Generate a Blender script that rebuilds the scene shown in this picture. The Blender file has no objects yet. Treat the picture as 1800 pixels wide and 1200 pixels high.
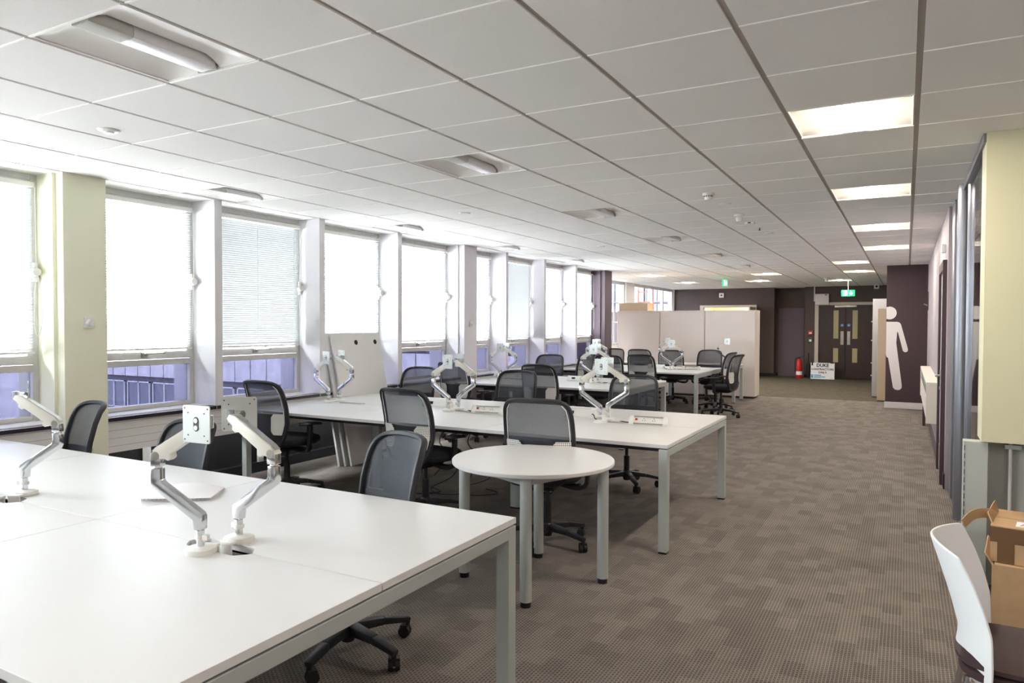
import bpy, bmesh, math, random
from mathutils import Vector, Matrix
random.seed(7)
D = bpy.data
COL = bpy.context.scene.collection
PI = math.pi
H = 2.623          # ceiling height
XG = 0.032; YG = 3.3265   # ceiling grid origin, 0.6 m module

# ------------------------------------------------------------------ materials
def s2l(c):
    return tuple(((v/255.0) / 12.92 if v/255.0 <= .04045 else ((v/255.0 + .055)/1.055)**2.4) for v in c)

def mat(name, rgb, rough=.5, metal=0.0, spec=.5, noise=0.0, nscale=30, bump=0.0, bscale=200, emit=None, estr=0, alpha=1.0, coat=0):
    m = D.materials.new(name); m.use_nodes = True
    nt = m.node_tree; b = nt.nodes['Principled BSDF']
    c = s2l(rgb) + (1,)
    b.inputs['Base Color'].default_value = c
    b.inputs['Roughness'].default_value = rough
    b.inputs['Metallic'].default_value = metal
    b.inputs['Specular IOR Level'].default_value = spec
    if coat: b.inputs['Coat Weight'].default_value = coat
    if alpha < 1: b.inputs['Alpha'].default_value = alpha
    tc = nt.nodes.new('ShaderNodeTexCoord')
    if noise > 0:
        n = nt.nodes.new('ShaderNodeTexNoise'); n.inputs['Scale'].default_value = nscale; n.inputs['Detail'].default_value = 3
        nt.links.new(tc.outputs['Object'], n.inputs['Vector'])
        r = nt.nodes.new('ShaderNodeValToRGB')
        lo = [max(0, v*(1-noise)) for v in c[:3]]; hi = [min(1, v*(1+noise)) for v in c[:3]]
        r.color_ramp.elements[0].position = .3; r.color_ramp.elements[0].color = (*lo, 1)
        r.color_ramp.elements[1].position = .7; r.color_ramp.elements[1].color = (*hi, 1)
        nt.links.new(n.outputs['Fac'], r.inputs['Fac']); nt.links.new(r.outputs['Color'], b.inputs['Base Color'])
    if bump > 0:
        n2 = nt.nodes.new('ShaderNodeTexNoise'); n2.inputs['Scale'].default_value = bscale
        nt.links.new(tc.outputs['Object'], n2.inputs['Vector'])
        bp = nt.nodes.new('ShaderNodeBump'); bp.inputs['Strength'].default_value = bump; bp.inputs['Distance'].default_value = .002
        nt.links.new(n2.outputs['Fac'], bp.inputs['Height']); nt.links.new(bp.outputs['Normal'], b.inputs['Normal'])
    if emit:
        b.inputs['Emission Color'].default_value = s2l(emit) + (1,); b.inputs['Emission Strength'].default_value = estr
    return m

class N:   # tiny node helper
    def __init__(s, m): s.nt = m.node_tree
    def new(s, t, **k):
        n = s.nt.nodes.new(t)
        for a, v in k.items(): setattr(n, a, v)
        return n
    def link(s, a, b): s.nt.links.new(a, b)
    def math(s, op, a, b=None, c=None):
        n = s.new('ShaderNodeMath', operation=op)
        for i, v in enumerate((a, b, c)):
            if v is None: continue
            if isinstance(v, (int, float)): n.inputs[i].default_value = v
            else: s.link(v, n.inputs[i])
        return n.outputs[0]

def carpet(name, dark, light):
    m = D.materials.new(name); m.use_nodes = True; n = N(m); b = m.node_tree.nodes['Principled BSDF']
    b.inputs['Roughness'].default_value = .95; b.inputs['Specular IOR Level'].default_value = .15
    tc = n.new('ShaderNodeTexCoord'); sp = n.new('ShaderNodeSeparateXYZ'); n.link(tc.outputs['Object'], sp.inputs[0])
    x, y = sp.outputs['X'], sp.outputs['Y']
    def cell(px, py, stag):
        cx = n.math('FLOOR', n.math('DIVIDE', x, px))
        yy = n.math('ADD', n.math('DIVIDE', y, py), n.math('MULTIPLY', cx, stag))
        cy = n.math('FLOOR', yy)
        cb = n.new('ShaderNodeCombineXYZ'); n.link(cx, cb.inputs[0]); n.link(cy, cb.inputs[1])
        wn = n.new('ShaderNodeTexWhiteNoise', noise_dimensions='2D'); n.link(cb.outputs[0], wn.inputs['Vector'])
        return wn.outputs['Value'], n.math('FRACT', n.math('DIVIDE', x, px)), n.math('FRACT', yy)
    blk, _, _ = cell(.094, .15, .37)
    _, fx, fy = cell(.0156, .021, .5)
    blk = n.math('SMOOTHSTEP', blk, .25, .75) if False else blk
    # thin light lines between the dark dashes
    lx = n.math('GREATER_THAN', fx, .72); ly = n.math('GREATER_THAN', fy, .80)
    ln = n.math('MAXIMUM', lx, ly)
    ns = n.new('ShaderNodeTexNoise'); ns.inputs['Scale'].default_value = 260; ns.inputs['Detail'].default_value = 2
    n.link(tc.outputs['Object'], ns.inputs['Vector'])
    nb = n.new('ShaderNodeTexNoise'); nb.inputs['Scale'].default_value = 3.5; nb.inputs['Detail'].default_value = 3
    n.link(tc.outputs['Object'], nb.inputs['Vector'])
    f = n.math('MULTIPLY', ln, .50)
    f = n.math('ADD', f, n.math('MULTIPLY', blk, .22))
    f = n.math('ADD', f, n.math('MULTIPLY', n.math('SUBTRACT', ns.outputs['Fac'], .5), 1.3))
    f = n.math('ADD', f, n.math('MULTIPLY', n.math('SUBTRACT', nb.outputs['Fac'], .5), .35))
    r = n.new('ShaderNodeValToRGB')
    r.color_ramp.elements[0].position = .0; r.color_ramp.elements[0].color = (*s2l(dark), 1)
    r.color_ramp.elements[1].position = .9; r.color_ramp.elements[1].color = (*s2l(light), 1)
    n.link(f, r.inputs['Fac']); n.link(r.outputs['Color'], b.inputs['Base Color'])
    bp = n.new('ShaderNodeBump'); bp.inputs['Strength'].default_value = .5; bp.inputs['Distance'].default_value = .003
    n.link(f, bp.inputs['Height']); n.link(bp.outputs['Normal'], b.inputs['Normal'])
    return m

def see_through(name, rgb, t, rough=.6, tint=None, gloss=False):
    """opaque shader mixed with a clear (tinted) one: mesh fabric, film, glass"""
    m = D.materials.new(name); m.use_nodes = True; n = N(m); nt = m.node_tree
    b = nt.nodes['Principled BSDF']; out = nt.nodes['Material Output']
    tr = n.new('ShaderNodeBsdfTransparent'); tr.inputs[0].default_value = (*(tint or (1, 1, 1)), 1)
    mx = n.new('ShaderNodeMixShader')
    if gloss:
        nt.nodes.remove(b); b = n.new('ShaderNodeBsdfGlossy'); b.inputs['Roughness'].default_value = rough
        lw = n.new('ShaderNodeFresnel'); lw.inputs['IOR'].default_value = 1.5
        ge = n.new('ShaderNodeNewGeometry'); fr_ = n.math('MULTIPLY', lw.outputs[0], n.math('SUBTRACT', 1.0, ge.outputs['Backfacing']))
        n.link(fr_, mx.inputs[0]); n.link(tr.outputs[0], mx.inputs[1]); n.link(b.outputs[0], mx.inputs[2])
    else:
        b.inputs['Base Color'].default_value = (*s2l(rgb), 1); b.inputs['Roughness'].default_value = rough
        mx.inputs[0].default_value = t
        n.link(b.outputs[0], mx.inputs[1]); n.link(tr.outputs[0], mx.inputs[2])
    n.link(mx.outputs[0], out.inputs['Surface'])
    return m

def weave(name, rgb, rgb2, t):
    m = see_through(name, rgb, t, .75); n = N(m); b = m.node_tree.nodes['Principled BSDF']
    tc = n.new('ShaderNodeTexCoord'); sp = n.new('ShaderNodeSeparateXYZ'); n.link(tc.outputs['Object'], sp.inputs[0])
    sx = n.math('SINE', n.math('MULTIPLY', sp.outputs['X'], 1100)); sz = n.math('SINE', n.math('MULTIPLY', sp.outputs['Z'], 420))
    f = n.math('ADD', n.math('MULTIPLY', n.math('MULTIPLY', sx, sz), .35), .5)
    r = n.new('ShaderNodeValToRGB'); r.color_ramp.elements[0].color = (*s2l(rgb), 1); r.color_ramp.elements[1].color = (*s2l(rgb2), 1)
    n.link(f, r.inputs['Fac']); n.link(r.outputs['Color'], b.inputs['Base Color'])
    return m

def perforated(name, rgb, dot, pitch=.013, rad=.27):
    m = mat(name, rgb, .45); n = N(m); b = m.node_tree.nodes['Principled BSDF']
    tc = n.new('ShaderNodeTexCoord'); sp = n.new('ShaderNodeSeparateXYZ'); n.link(tc.outputs['Object'], sp.inputs[0])
    fx = n.math('SUBTRACT', n.math('FRACT', n.math('DIVIDE', sp.outputs['X'], pitch)), .5)
    fz = n.math('SUBTRACT', n.math('FRACT', n.math('DIVIDE', sp.outputs['Z'], pitch)), .5)
    d = n.math('SQRT', n.math('ADD', n.math('MULTIPLY', fx, fx), n.math('MULTIPLY', fz, fz)))
    k = n.math('LESS_THAN', d, rad)
    mx = n.new('ShaderNodeMix', data_type='RGBA'); n.link(k, mx.inputs['Factor'])
    mx.inputs[6].default_value = (*s2l(rgb), 1); mx.inputs[7].default_value = (*s2l(dot), 1)
    n.link(mx.outputs[2], b.inputs['Base Color'])
    return m

def grooves(name, rgb, dark, pitch, axis='Z', frac=.06):
    m = mat(name, rgb, .5); n = N(m); b = m.node_tree.nodes['Principled BSDF']
    tc = n.new('ShaderNodeTexCoord'); sp = n.new('ShaderNodeSeparateXYZ'); n.link(tc.outputs['Object'], sp.inputs[0])
    f = n.math('FRACT', n.math('DIVIDE', sp.outputs[axis], pitch)); k = n.math('LESS_THAN', f, frac)
    mx = n.new('ShaderNodeMix', data_type='RGBA'); n.link(k, mx.inputs['Factor'])
    mx.inputs[6].default_value = (*s2l(rgb), 1); mx.inputs[7].default_value = (*s2l(dark), 1)
    n.link(mx.outputs[2], b.inputs['Base Color'])
    return m

M = {}
M['tile'] = mat('ceiling_tile', (239, 237, 233), .9, noise=.02, nscale=90, bump=.15, bscale=400)
M['tbar'] = mat('ceiling_bar', (254, 252, 248), .45)
M['tbar_shade'] = mat('ceiling_shadow_gap', (176, 168, 160), .5)  # main bars coloured greyer to carry the shade of the tile gap
M['plenum'] = mat('plenum', (60, 58, 56), .9)
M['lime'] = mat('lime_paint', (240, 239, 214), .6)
M['white_paint'] = mat('white_paint', (226, 224, 226), .6)
M['lilac_paint'] = mat('lilac_paint', (224, 219, 225), .6)
M['mauve_paint'] = mat('mauve_paint', (104, 90, 98), .65)
M['taupe_paint'] = mat('taupe_paint', (82, 69, 64), .7)
M['plum_paint'] = mat('plum_paint', (66, 48, 52), .7)
M['grey_wall'] = mat('grey_wall_paint', (152, 142, 147), .6)
M['skirting'] = mat('skirting_white', (214, 210, 208), .5)
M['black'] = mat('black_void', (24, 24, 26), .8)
M['dark_sill'] = mat('dark_sill', (52, 47, 58), .25, spec=.6)
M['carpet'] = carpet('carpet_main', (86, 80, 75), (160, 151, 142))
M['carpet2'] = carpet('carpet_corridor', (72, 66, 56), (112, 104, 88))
M['frame_alu'] = mat('window_metal', (205, 203, 200), .4, metal=.2, noise=.05, nscale=15)
M['glass'] = see_through('clear_glass', (255, 255, 255), 0, .02, (.965, .975, .975), gloss=True)
M['glass_p'] = see_through('purple_tint_glass', (255, 255, 255), 0, .05, (.185, .186, .232), gloss=True)  # purple flare and a dimmer view outside are put into the tint
M['slat'] = None
M['lime_dark'] = mat('lime_paint_darkened', (196, 193, 162), .6)  # same lime paint, darker copy to offset window light on the end wall
M['glass_far'] = see_through('grey_dimming_glass', (255, 255, 255), 0, .04, (.40, .41, .43), gloss=True)  # grey tint added to hold down the overbright view outside
M['desk'] = mat('desk_white_laminate', (220, 219, 217), .38, spec=.45, noise=.008, nscale=3)
M['desk_edge'] = mat('desk_steel_silver', (190, 196, 194), .42, metal=.35)
M['foot'] = mat('black_foot', (22, 22, 24), .6)
M['dark_metal'] = mat('dark_steel', (60, 60, 64), .45, metal=.4)
M['tray'] = mat('cable_tray_grey', (110, 112, 112), .5, metal=.3)
M['blackplastic'] = mat('black_plastic', (30, 30, 34), .42, noise=.1)
M['chairfabric'] = mat('seat_fabric_black', (26, 27, 32), .9, bump=.3, bscale=500)
M['mesh'] = weave('chair_mesh', (50, 54, 61), (80, 85, 94), .22)
M['shell'] = mat('back_shell_black', (36, 37, 42), .55)
M['lumbar'] = perforated('lumbar_pad_white', (232, 230, 224), (90, 88, 84))
M['white_pl'] = mat('white_plastic', (232, 231, 226), .35)
M['offwhite'] = mat('cream_plastic', (222, 219, 208), .35)
M['chrome'] = mat('polished_aluminium', (212, 214, 216), .16, metal=1)
M['satin'] = mat('satin_aluminium', (205, 206, 204), .3, metal=.85)
M['plate'] = mat('mount_plate_grey', (206, 210, 206), .35, metal=.3)
M['red'] = mat('red_paint', (190, 25, 22), .35)
M['green'] = mat('green_box', (70, 90, 70), .5)
M['cream_cab'] = mat('cream_cabinet', (222, 213, 206), .45, noise=.015, nscale=3)
M['cab_dark'] = mat('cabinet_gap', (70, 62, 58), .7)
M['beige_cab'] = mat('beige_cabinet', (206, 186, 158), .5)
M['grey_cab'] = mat('grey_cabinet', (164, 164, 166), .5)
M['door_brown'] = mat('dark_brown_door', (52, 34, 32), .45, noise=.12, nscale=6)
M['door_frame'] = mat('cream_door_frame', (196, 184, 168), .5)
M['door_leaf'] = mat('pale_door_leaf', (196, 200, 202), .45)
M['visionglass'] = mat('vision_panel', (176, 164, 122), .25)
M['steel'] = mat('brushed_steel', (180, 178, 170), .3, metal=.9)
M['blue'] = mat('blue_disc', (50, 130, 170), .5)
M['card'] = mat('cardboard', (186, 154, 116), .85, noise=.07, nscale=12)
M['card_in'] = mat('cardboard_inner', (186, 154, 116), .85)
M['tape'] = mat('brown_tape', (112, 84, 58), .3, spec=.6)
M['paper'] = mat('paper_white', (236, 234, 236), .7)
M['ink'] = mat('ink_black', (28, 28, 30), .6)
M['cyan'] = mat('cyan_print', (70, 160, 200), .6)
M['boxgrey'] = mat('grey_green_panel', (168, 172, 166), .5)
M['brownseat'] = mat('brown_seat', (62, 42, 42), .75)
M['chairwhite'] = mat('white_shell_plastic', (238, 240, 240), .3, spec=.5)
M['cylpost'] = mat('grey_post', (122, 123, 130), .35, metal=.5)
M['signgreen'] = mat('sign_green', (10, 180, 90), .5, emit=(10, 200, 95), estr=.9)
M['signwhite'] = mat('sign_white_lit', (235, 255, 240), .5, emit=(225, 255, 235), estr=1.1)
M['tubeon'] = mat('lamp_on', (255, 250, 240), .5, emit=(255, 240, 220), estr=16)
M['tubeoff'] = mat('lamp_cover_off', (240, 238, 240), .25)
M['reflector'] = mat('reflector_white', (243, 240, 235), .35)
M['reflector_end'] = mat('reflector_perforated', (205, 203, 196), .6)
M['heater'] = mat('heater_white', (214, 208, 198), .5)
M['heater_grey'] = mat('heater_grille', (120, 120, 116), .6)  # darker grey of the air grilles
M['casing'] = grooves('heater_casing_white', (240, 238, 236), (190, 186, 186), .062)
M['concrete'] = mat('facade_concrete', (188, 186, 186), .9, noise=.16, nscale=1.6)
M['facade_dark'] = mat('facade_joint', (82, 82, 88), .8)
M['facade_glass'] = mat('facade_glass', (88, 92, 104), .2)
M['facade_frame'] = mat('facade_window_frame', (190, 190, 192), .6)
M['tarmac'] = mat('courtyard_ground', (150, 148, 146), .95)
M['orange'] = mat('orange_timber', (226, 150, 90), .7)
M['redladder'] = mat('ladder_red', (226, 90, 70), .5)
M['scaff'] = mat('scaffold_tube', (120, 124, 130), .4, metal=.6)
M['warmroom'] = mat('warm_room_wall', (224, 200, 164), .7)

def slat_mat():
    m = D.materials.new('blind_slat_white'); m.use_nodes = True; n = N(m); nt = m.node_tree
    b = nt.nodes['Principled BSDF']; out = nt.nodes['Material Output']
    b.inputs['Base Color'].default_value = (*s2l((206, 209, 210)), 1); b.inputs['Roughness'].default_value = .4
    t = n.new('ShaderNodeBsdfTranslucent'); t.inputs[0].default_value = (.85, .87, .88, 1)
    mx = n.new('ShaderNodeMixShader'); mx.inputs[0].default_value = .025
    n.link(b.outputs[0], mx.inputs[1]); n.link(t.outputs[0], mx.inputs[2]); n.link(mx.outputs[0], out.inputs['Surface'])
    return m
M['slat'] = slat_mat()

# ------------------------------------------------------------------ mesh builder
class MB:
    def __init__(s): s.v = []; s.f = []; s.m = []; s.cur = 0
    def mi(s, i): s.cur = i; return s
    def add(s, vs, fs):
        o = len(s.v); s.v += [tuple(v) for v in vs]
        for f in fs: s.f.append(tuple(i+o for i in f)); s.m.append(s.cur)
        return s
    def box(s, a, b):
        x0, y0, z0 = [min(a[i], b[i]) for i in range(3)]; x1, y1, z1 = [max(a[i], b[i]) for i in range(3)]
        return s.add([(x0,y0,z0),(x1,y0,z0),(x1,y1,z0),(x0,y1,z0),(x0,y0,z1),(x1,y0,z1),(x1,y1,z1),(x0,y1,z1)],
                     [(0,3,2,1),(4,5,6,7),(0,1,5,4),(1,2,6,5),(2,3,7,6),(3,0,4,7)])
    def beam(s, p0, p1, w0, h0, w1=None, h1=None, up=(0,0,1)):
        w1 = w0 if w1 is None else w1; h1 = h0 if h1 is None else h1
        p0 = Vector(p0); p1 = Vector(p1); d = (p1-p0).normalized(); sd = d.cross(Vector(up)).normalized(); u = sd.cross(d)
        vs = []
        for p, w, h in ((p0, w0, h0), (p1, w1, h1)):
            for a, b in ((-1,-1),(1,-1),(1,1),(-1,1)): vs.append(p + sd*a*w/2 + u*b*h/2)
        return s.add(vs, [(0,1,2,3),(7,6,5,4),(0,4,5,1),(1,5,6,2),(2,6,7,3),(3,7,4,0)])
    def cyl(s, p0, p1, r0, r1=None, n=16):
        r1 = r0 if r1 is None else r1
        p0 = Vector(p0); p1 = Vector(p1); d = (p1-p0).normalized()
        a = d.orthogonal().normalized(); b = d.cross(a); vs = []
        for p, r in ((p0, r0), (p1, r1)):
            for i in range(n):
                t = 2*PI*i/n; vs.append(p + a*math.cos(t)*r + b*math.sin(t)*r)
        fs = [(i, (i+1) % n, n+(i+1) % n, n+i) for i in range(n)] + [tuple(range(n-1, -1, -1)), tuple(range(n, 2*n))]
        return s.add(vs, fs)
    def rings(s, rings, cap=True):
        n = len(rings[0]); vs = [p for r in rings for p in r]; fs = []
        for j in range(len(rings)-1):
            for i in range(n): fs.append((j*n+i, j*n+(i+1) % n, (j+1)*n+(i+1) % n, (j+1)*n+i))
        if cap: fs += [tuple(range(n-1, -1, -1)), tuple((len(rings)-1)*n+i for i in range(n))]
        return s.add(vs, fs)
    def lathe(s, prof, c=(0,0,0), n=24):
        return s.rings([[(c[0]+max(r,1e-4)*math.cos(2*PI*i/n), c[1]+max(r,1e-4)*math.sin(2*PI*i/n), c[2]+z) for i in range(n)] for r, z in prof])
    def superell(s, prof, c=(0,0,0), n=28, p=.55):
        """prof: (half x, half y, z, y shift)"""
        R = []
        for a, b, z, sh in prof:
            r = []
            for i in range(n):
                t = 2*PI*i/n; ct, st = math.cos(t), math.sin(t)
                r.append((c[0]+a*math.copysign(abs(ct)**p, ct), c[1]+sh+b*math.copysign(abs(st)**p, st), c[2]+z))
            R.append(r)
        return s.rings(R)
    def prism(s, poly, lo, hi, axis='y'):
        def P(a, b, d): return (a, d, b) if axis == 'y' else ((d, a, b) if axis == 'x' else (a, b, d))
        n = len(poly); vs = [P(a, b, lo) for a, b in poly] + [P(a, b, hi) for a, b in poly]
        return s.add(vs, [(i, (i+1) % n, n+(i+1) % n, n+i) for i in range(n)] + [tuple(range(n-1, -1, -1)), tuple(range(n, 2*n))])
    def tube(s, pts, r, n=8, closed=False, sec=None, up=(0,0,1)):
        """sweep a circle (or rectangle sec=(w,h)) along pts"""
        P = [Vector(p) for p in pts]; k = len(P); R = []
        a = None
        for i in range(k):
            if closed: d = (P[(i+1) % k]-P[i-1]).normalized()
            else: d = (P[min(i+1, k-1)]-P[max(i-1, 0)]).normalized()
            if sec:
                sd = d.cross(Vector(up)).normalized(); u = sd.cross(d)
                w, h = sec
                R.append([P[i]+sd*x*w/2+u*y*h/2 for x, y in ((-1,-.5),(-.6,-1),(.6,-1),(1,-.5),(1,.5),(.6,1),(-.6,1),(-1,.5))])
            else:
                if a is None: a = d.orthogonal().normalized()
                a = (a - d*a.dot(d)).normalized(); b = d.cross(a)
                R.append([P[i]+a*math.cos(2*PI*j/n)*r+b*math.sin(2*PI*j/n)*r for j in range(n)])
        if closed: R.append(R[0]); return s.rings(R, cap=False)
        return s.rings(R)
    def grid(s, fn, nu, nv, thick=0, nrm=None):
        """fn(u,v)->point; with thick a closed shell offset along nrm"""
        A = [[Vector(fn(i/nu, j/nv)) for i in range(nu+1)] for j in range(nv+1)]
        W = nu+1
        vs = [p for r in A for p in r]; fs = [(j*W+i, j*W+i+1, (j+1)*W+i+1, (j+1)*W+i) for j in range(nv) for i in range(nu)]
        if thick:
            o = len(vs); nn = Vector(nrm) if nrm else None; B = []
            for j in range(nv+1):
                for i in range(nu+1):
                    du = A[j][min(i+1, nu)]-A[j][max(i-1, 0)]; dv = A[min(j+1, nv)][i]-A[max(j-1, 0)][i]
                    q = du.cross(dv)
                    q = q.normalized() if q.length > 1e-9 else Vector((0, 0, 1))
                    if nn: q = nn.normalized()
                    B.append(A[j][i]-q*thick)
            vs += B
            fs += [tuple(o+k for k in reversed(f)) for f in list(fs)]
            bd = [i for i in range(W)] + [j*W+nu for j in range(1, nv+1)] + [nv*W+i for i in range(nu-1, -1, -1)] + [j*W for j in range(nv-1, 0, -1)]
            for k in range(len(bd)):
                a, b = bd[k], bd[(k+1) % len(bd)]; fs.append((b, a, o+a, o+b))
        return s.add(vs, fs)
    def build(s, name, mats, parent=None, bevel=0, loc=None, smooth=True, rot=None):
        if not isinstance(mats, (list, tuple)): mats = [mats]
        me = D.meshes.new(name); me.from_pydata(s.v, [], s.f)
        for m in mats: me.materials.append(m)
        me.polygons.foreach_set('material_index', s.m)
        bm = bmesh.new(); bm.from_mesh(me)
        if bevel:
            es = [e for e in bm.edges if len(e.link_faces) == 2 and e.calc_face_angle(0) > .6]
            bmesh.ops.bevel(bm, geom=es, offset=bevel, segments=2, profile=.6, affect='EDGES', clamp_overlap=True)
        bmesh.ops.recalc_face_normals(bm, faces=bm.faces) if len(bm.faces) < 60000 else None
        for f in bm.faces: f.smooth = smooth
        for e in bm.edges:
            if len(e.link_faces) != 2 or e.calc_face_angle(0) > .6: e.smooth = False
        bm.to_mesh(me); bm.free()
        o = D.objects.new(name, me); COL.objects.link(o)
        if parent: o.parent = parent
        if loc: o.location = loc
        if rot: o.rotation_euler = rot
        return o

def thing(name, label, cat, loc=(0,0,0), rz=0, group=None):
    o = D.objects.new(name, None); COL.objects.link(o); o.empty_display_size = .1
    o.location = loc; o.rotation_euler = (0, 0, rz); return tag(o, label, cat, group)
def tag(o, label, cat, group=None):
    o['label'] = label; o['category'] = cat
    if group: o['group'] = group
    return o
def struct(o): o['kind'] = 'structure'; return o
def empty_struct(name, loc=(0,0,0)):
    o = D.objects.new(name, None); COL.objects.link(o); o.location = loc; o['kind'] = 'structure'; return o
def dup(root, loc, rz, label, group=None):
    r = root.copy(); COL.objects.link(r); r.location = loc; r.rotation_euler = (0, 0, rz); r['label'] = label
    if group: r['group'] = group
    for ch in list(root.children):
        c = ch.copy(); COL.objects.link(c); c.parent = r
        for g in ch.children:
            d = g.copy(); COL.objects.link(d); d.parent = c
            for k in g.children:
                e = k.copy(); COL.objects.link(e); e.parent = d
    return r
def B(*a):
    m = MB(); m.box(*a); return m
def catmull(P, k=5, closed=False):
    out = []; n = len(P)
    rng = range(n) if closed else range(n-1)
    for i in rng:
        g = (lambda j: P[j % n]) if closed else (lambda j: P[max(0, min(n-1, j))])
        p0, p1, p2, p3 = [Vector(g(i+d)) for d in (-1, 0, 1, 2)]
        for s_ in range(k):
            t = s_/k
            out.append(.5*((2*p1)+(-p0+p2)*t+(2*p0-5*p1+4*p2-p3)*t*t+(-p0+3*p1-3*p2+p3)*t**3))
    if not closed: out.append(Vector(P[-1]))
    return out

# ================================================================== SETTING
# floor
struct(B((-6.0, -4, -.1), (3.6, 15.95, 0)).build('floor', M['carpet'], smooth=False))
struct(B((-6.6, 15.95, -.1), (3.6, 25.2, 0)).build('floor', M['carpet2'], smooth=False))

# ceiling: tiles laid in bars; light fittings take whole cells.  col i spans x XG+.6*i .. ; row j spans y YG+.6*j ..
lit = [(-1, -7), (3, -3), (-1, 1), (-1, 5), (-1, 9), (-1, 13), (-2, 17), (-2, 21), (-3, 26), (-5, 21), (-6, 25), (-9, 20), (-9, 25)]  # first two are added out of view to brighten the chair and boxes
unlit = [(-5, -3), (-5, 1), (-5, 5), (-5, 9), (-5, 13), (-5, 17), (-9, 1), (-9, 5), (-9, 9), (-9, 13)]
holes = set(lit) | set(unlit)
cm = MB()
for i in range(-12, 6):
    for j in range(-13, 33):
        x0 = XG+.6*i; y0 = YG+.6*j
        if x0 < -6.2 and y0 < 14: continue
        if x0 < -7.0: continue
        if (i, j) in holes: continue
        x0c = max(x0, -5.98) if y0 < 14 else x0
        if x0+.6 - x0c < .05: continue
        cm.box((x0c+.0125, y0+.006, H), (x0+.6-.0125, y0+.6-.006, H+.012))
ceil = struct(cm.build('ceiling', M['tile'], smooth=False))
lng = MB(); bars = MB()
for i in range(-12, 7):
    x = XG+.6*i; y0 = -4 if x > -6 else 14.0
    if x < -7: continue
    lng.box((x-.0125, y0, H+.008), (x+.0125, 22.6, H+.014))
    lng.box((x-.004, y0, H+.014), (x+.004, 22.6, H+.05))
for j in range(-13, 34):
    y = YG+.6*j; x0 = -5.98 if y < 14 else -6.7
    # cross bars sit a little proud of the tile recess so they read as pale lines
    for i in range(-12, 6):
        a = max(XG+.6*i+.0125, x0); b = XG+.6*(i+1)-.0125
        if b > a: bars.box((a, y-.0045, H-.003), (b, y+.0045, H+.01))
bars.build('cross_bars', M['tbar'], ceil, smooth=False)
lng.build('main_bars', M['tbar_shade'], ceil, smooth=False)
# unseen slab over the ceiling, put there to keep sky light out
struct(B((-7.0, -4.3, H+.16), (3.9, 22.9, H+.3)).build('ceiling', M['plenum'], smooth=False))

# window wall: pillars between the bays
XP, XW, XO = -5.38, -5.70, -5.95
def pillar(y0, y1, m, name='wall_left', xb=XO, xf=XP):
    o = struct(B((xb, y0, 0 if y1-y0 > .2 else .797), (xf, y1, H+.16)).build(name, m, smooth=False)); return o
pillar(2.99, 3.31, M['lime']); 
# shallow step on the lime pillar side
struct(B((XO, 2.965, 0), (-5.47, 2.99, H+.16)).build('trim_1', M['lime'], smooth=False))
for y0, y1 in ((4.29, 4.37), (5.585, 5.665), (6.90, 6.98)): pillar(y0, y1, M['white_paint'])
pillar(8.38, 8.71, M['lilac_paint'])
struct(B((XO, 8.355, 0), (-5.47, 8.38, H+.16)).build('trim_2', M['white_paint'], smooth=False))
for y0, y1 in ((9.56, 9.63), (10.88, 10.95), (12.19, 12.26)): pillar(y0, y1, M['lilac_paint'])
pillar(13.66, 14.05, M['mauve_paint'])
struct(B((XO, 13.63, 0), (-5.47, 13.66, H+.16)).build('trim_3', M['mauve_paint'], smooth=False))
for y0, y1 in ((1.58, 1.66), (.27, .35), (-1.04, -.96), (-2.66, -2.35)): pillar(y0, y1, M['lime'] if y1 < -2 else M['white_paint'])
bays = [(-2.35, -1.04), (-.96, .27), (.35, 1.58), (1.66, 2.965), (3.31, 4.29), (4.37, 5.585), (5.665, 6.90), (6.98, 8.355), (8.71, 9.56), (9.63, 10.88), (10.95, 12.19), (12.26, 13.63)]
struct(B((XO, -4, 0), (XP, -2.66, H+.16)).build('wall_left', M['white_paint'], smooth=False))

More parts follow.
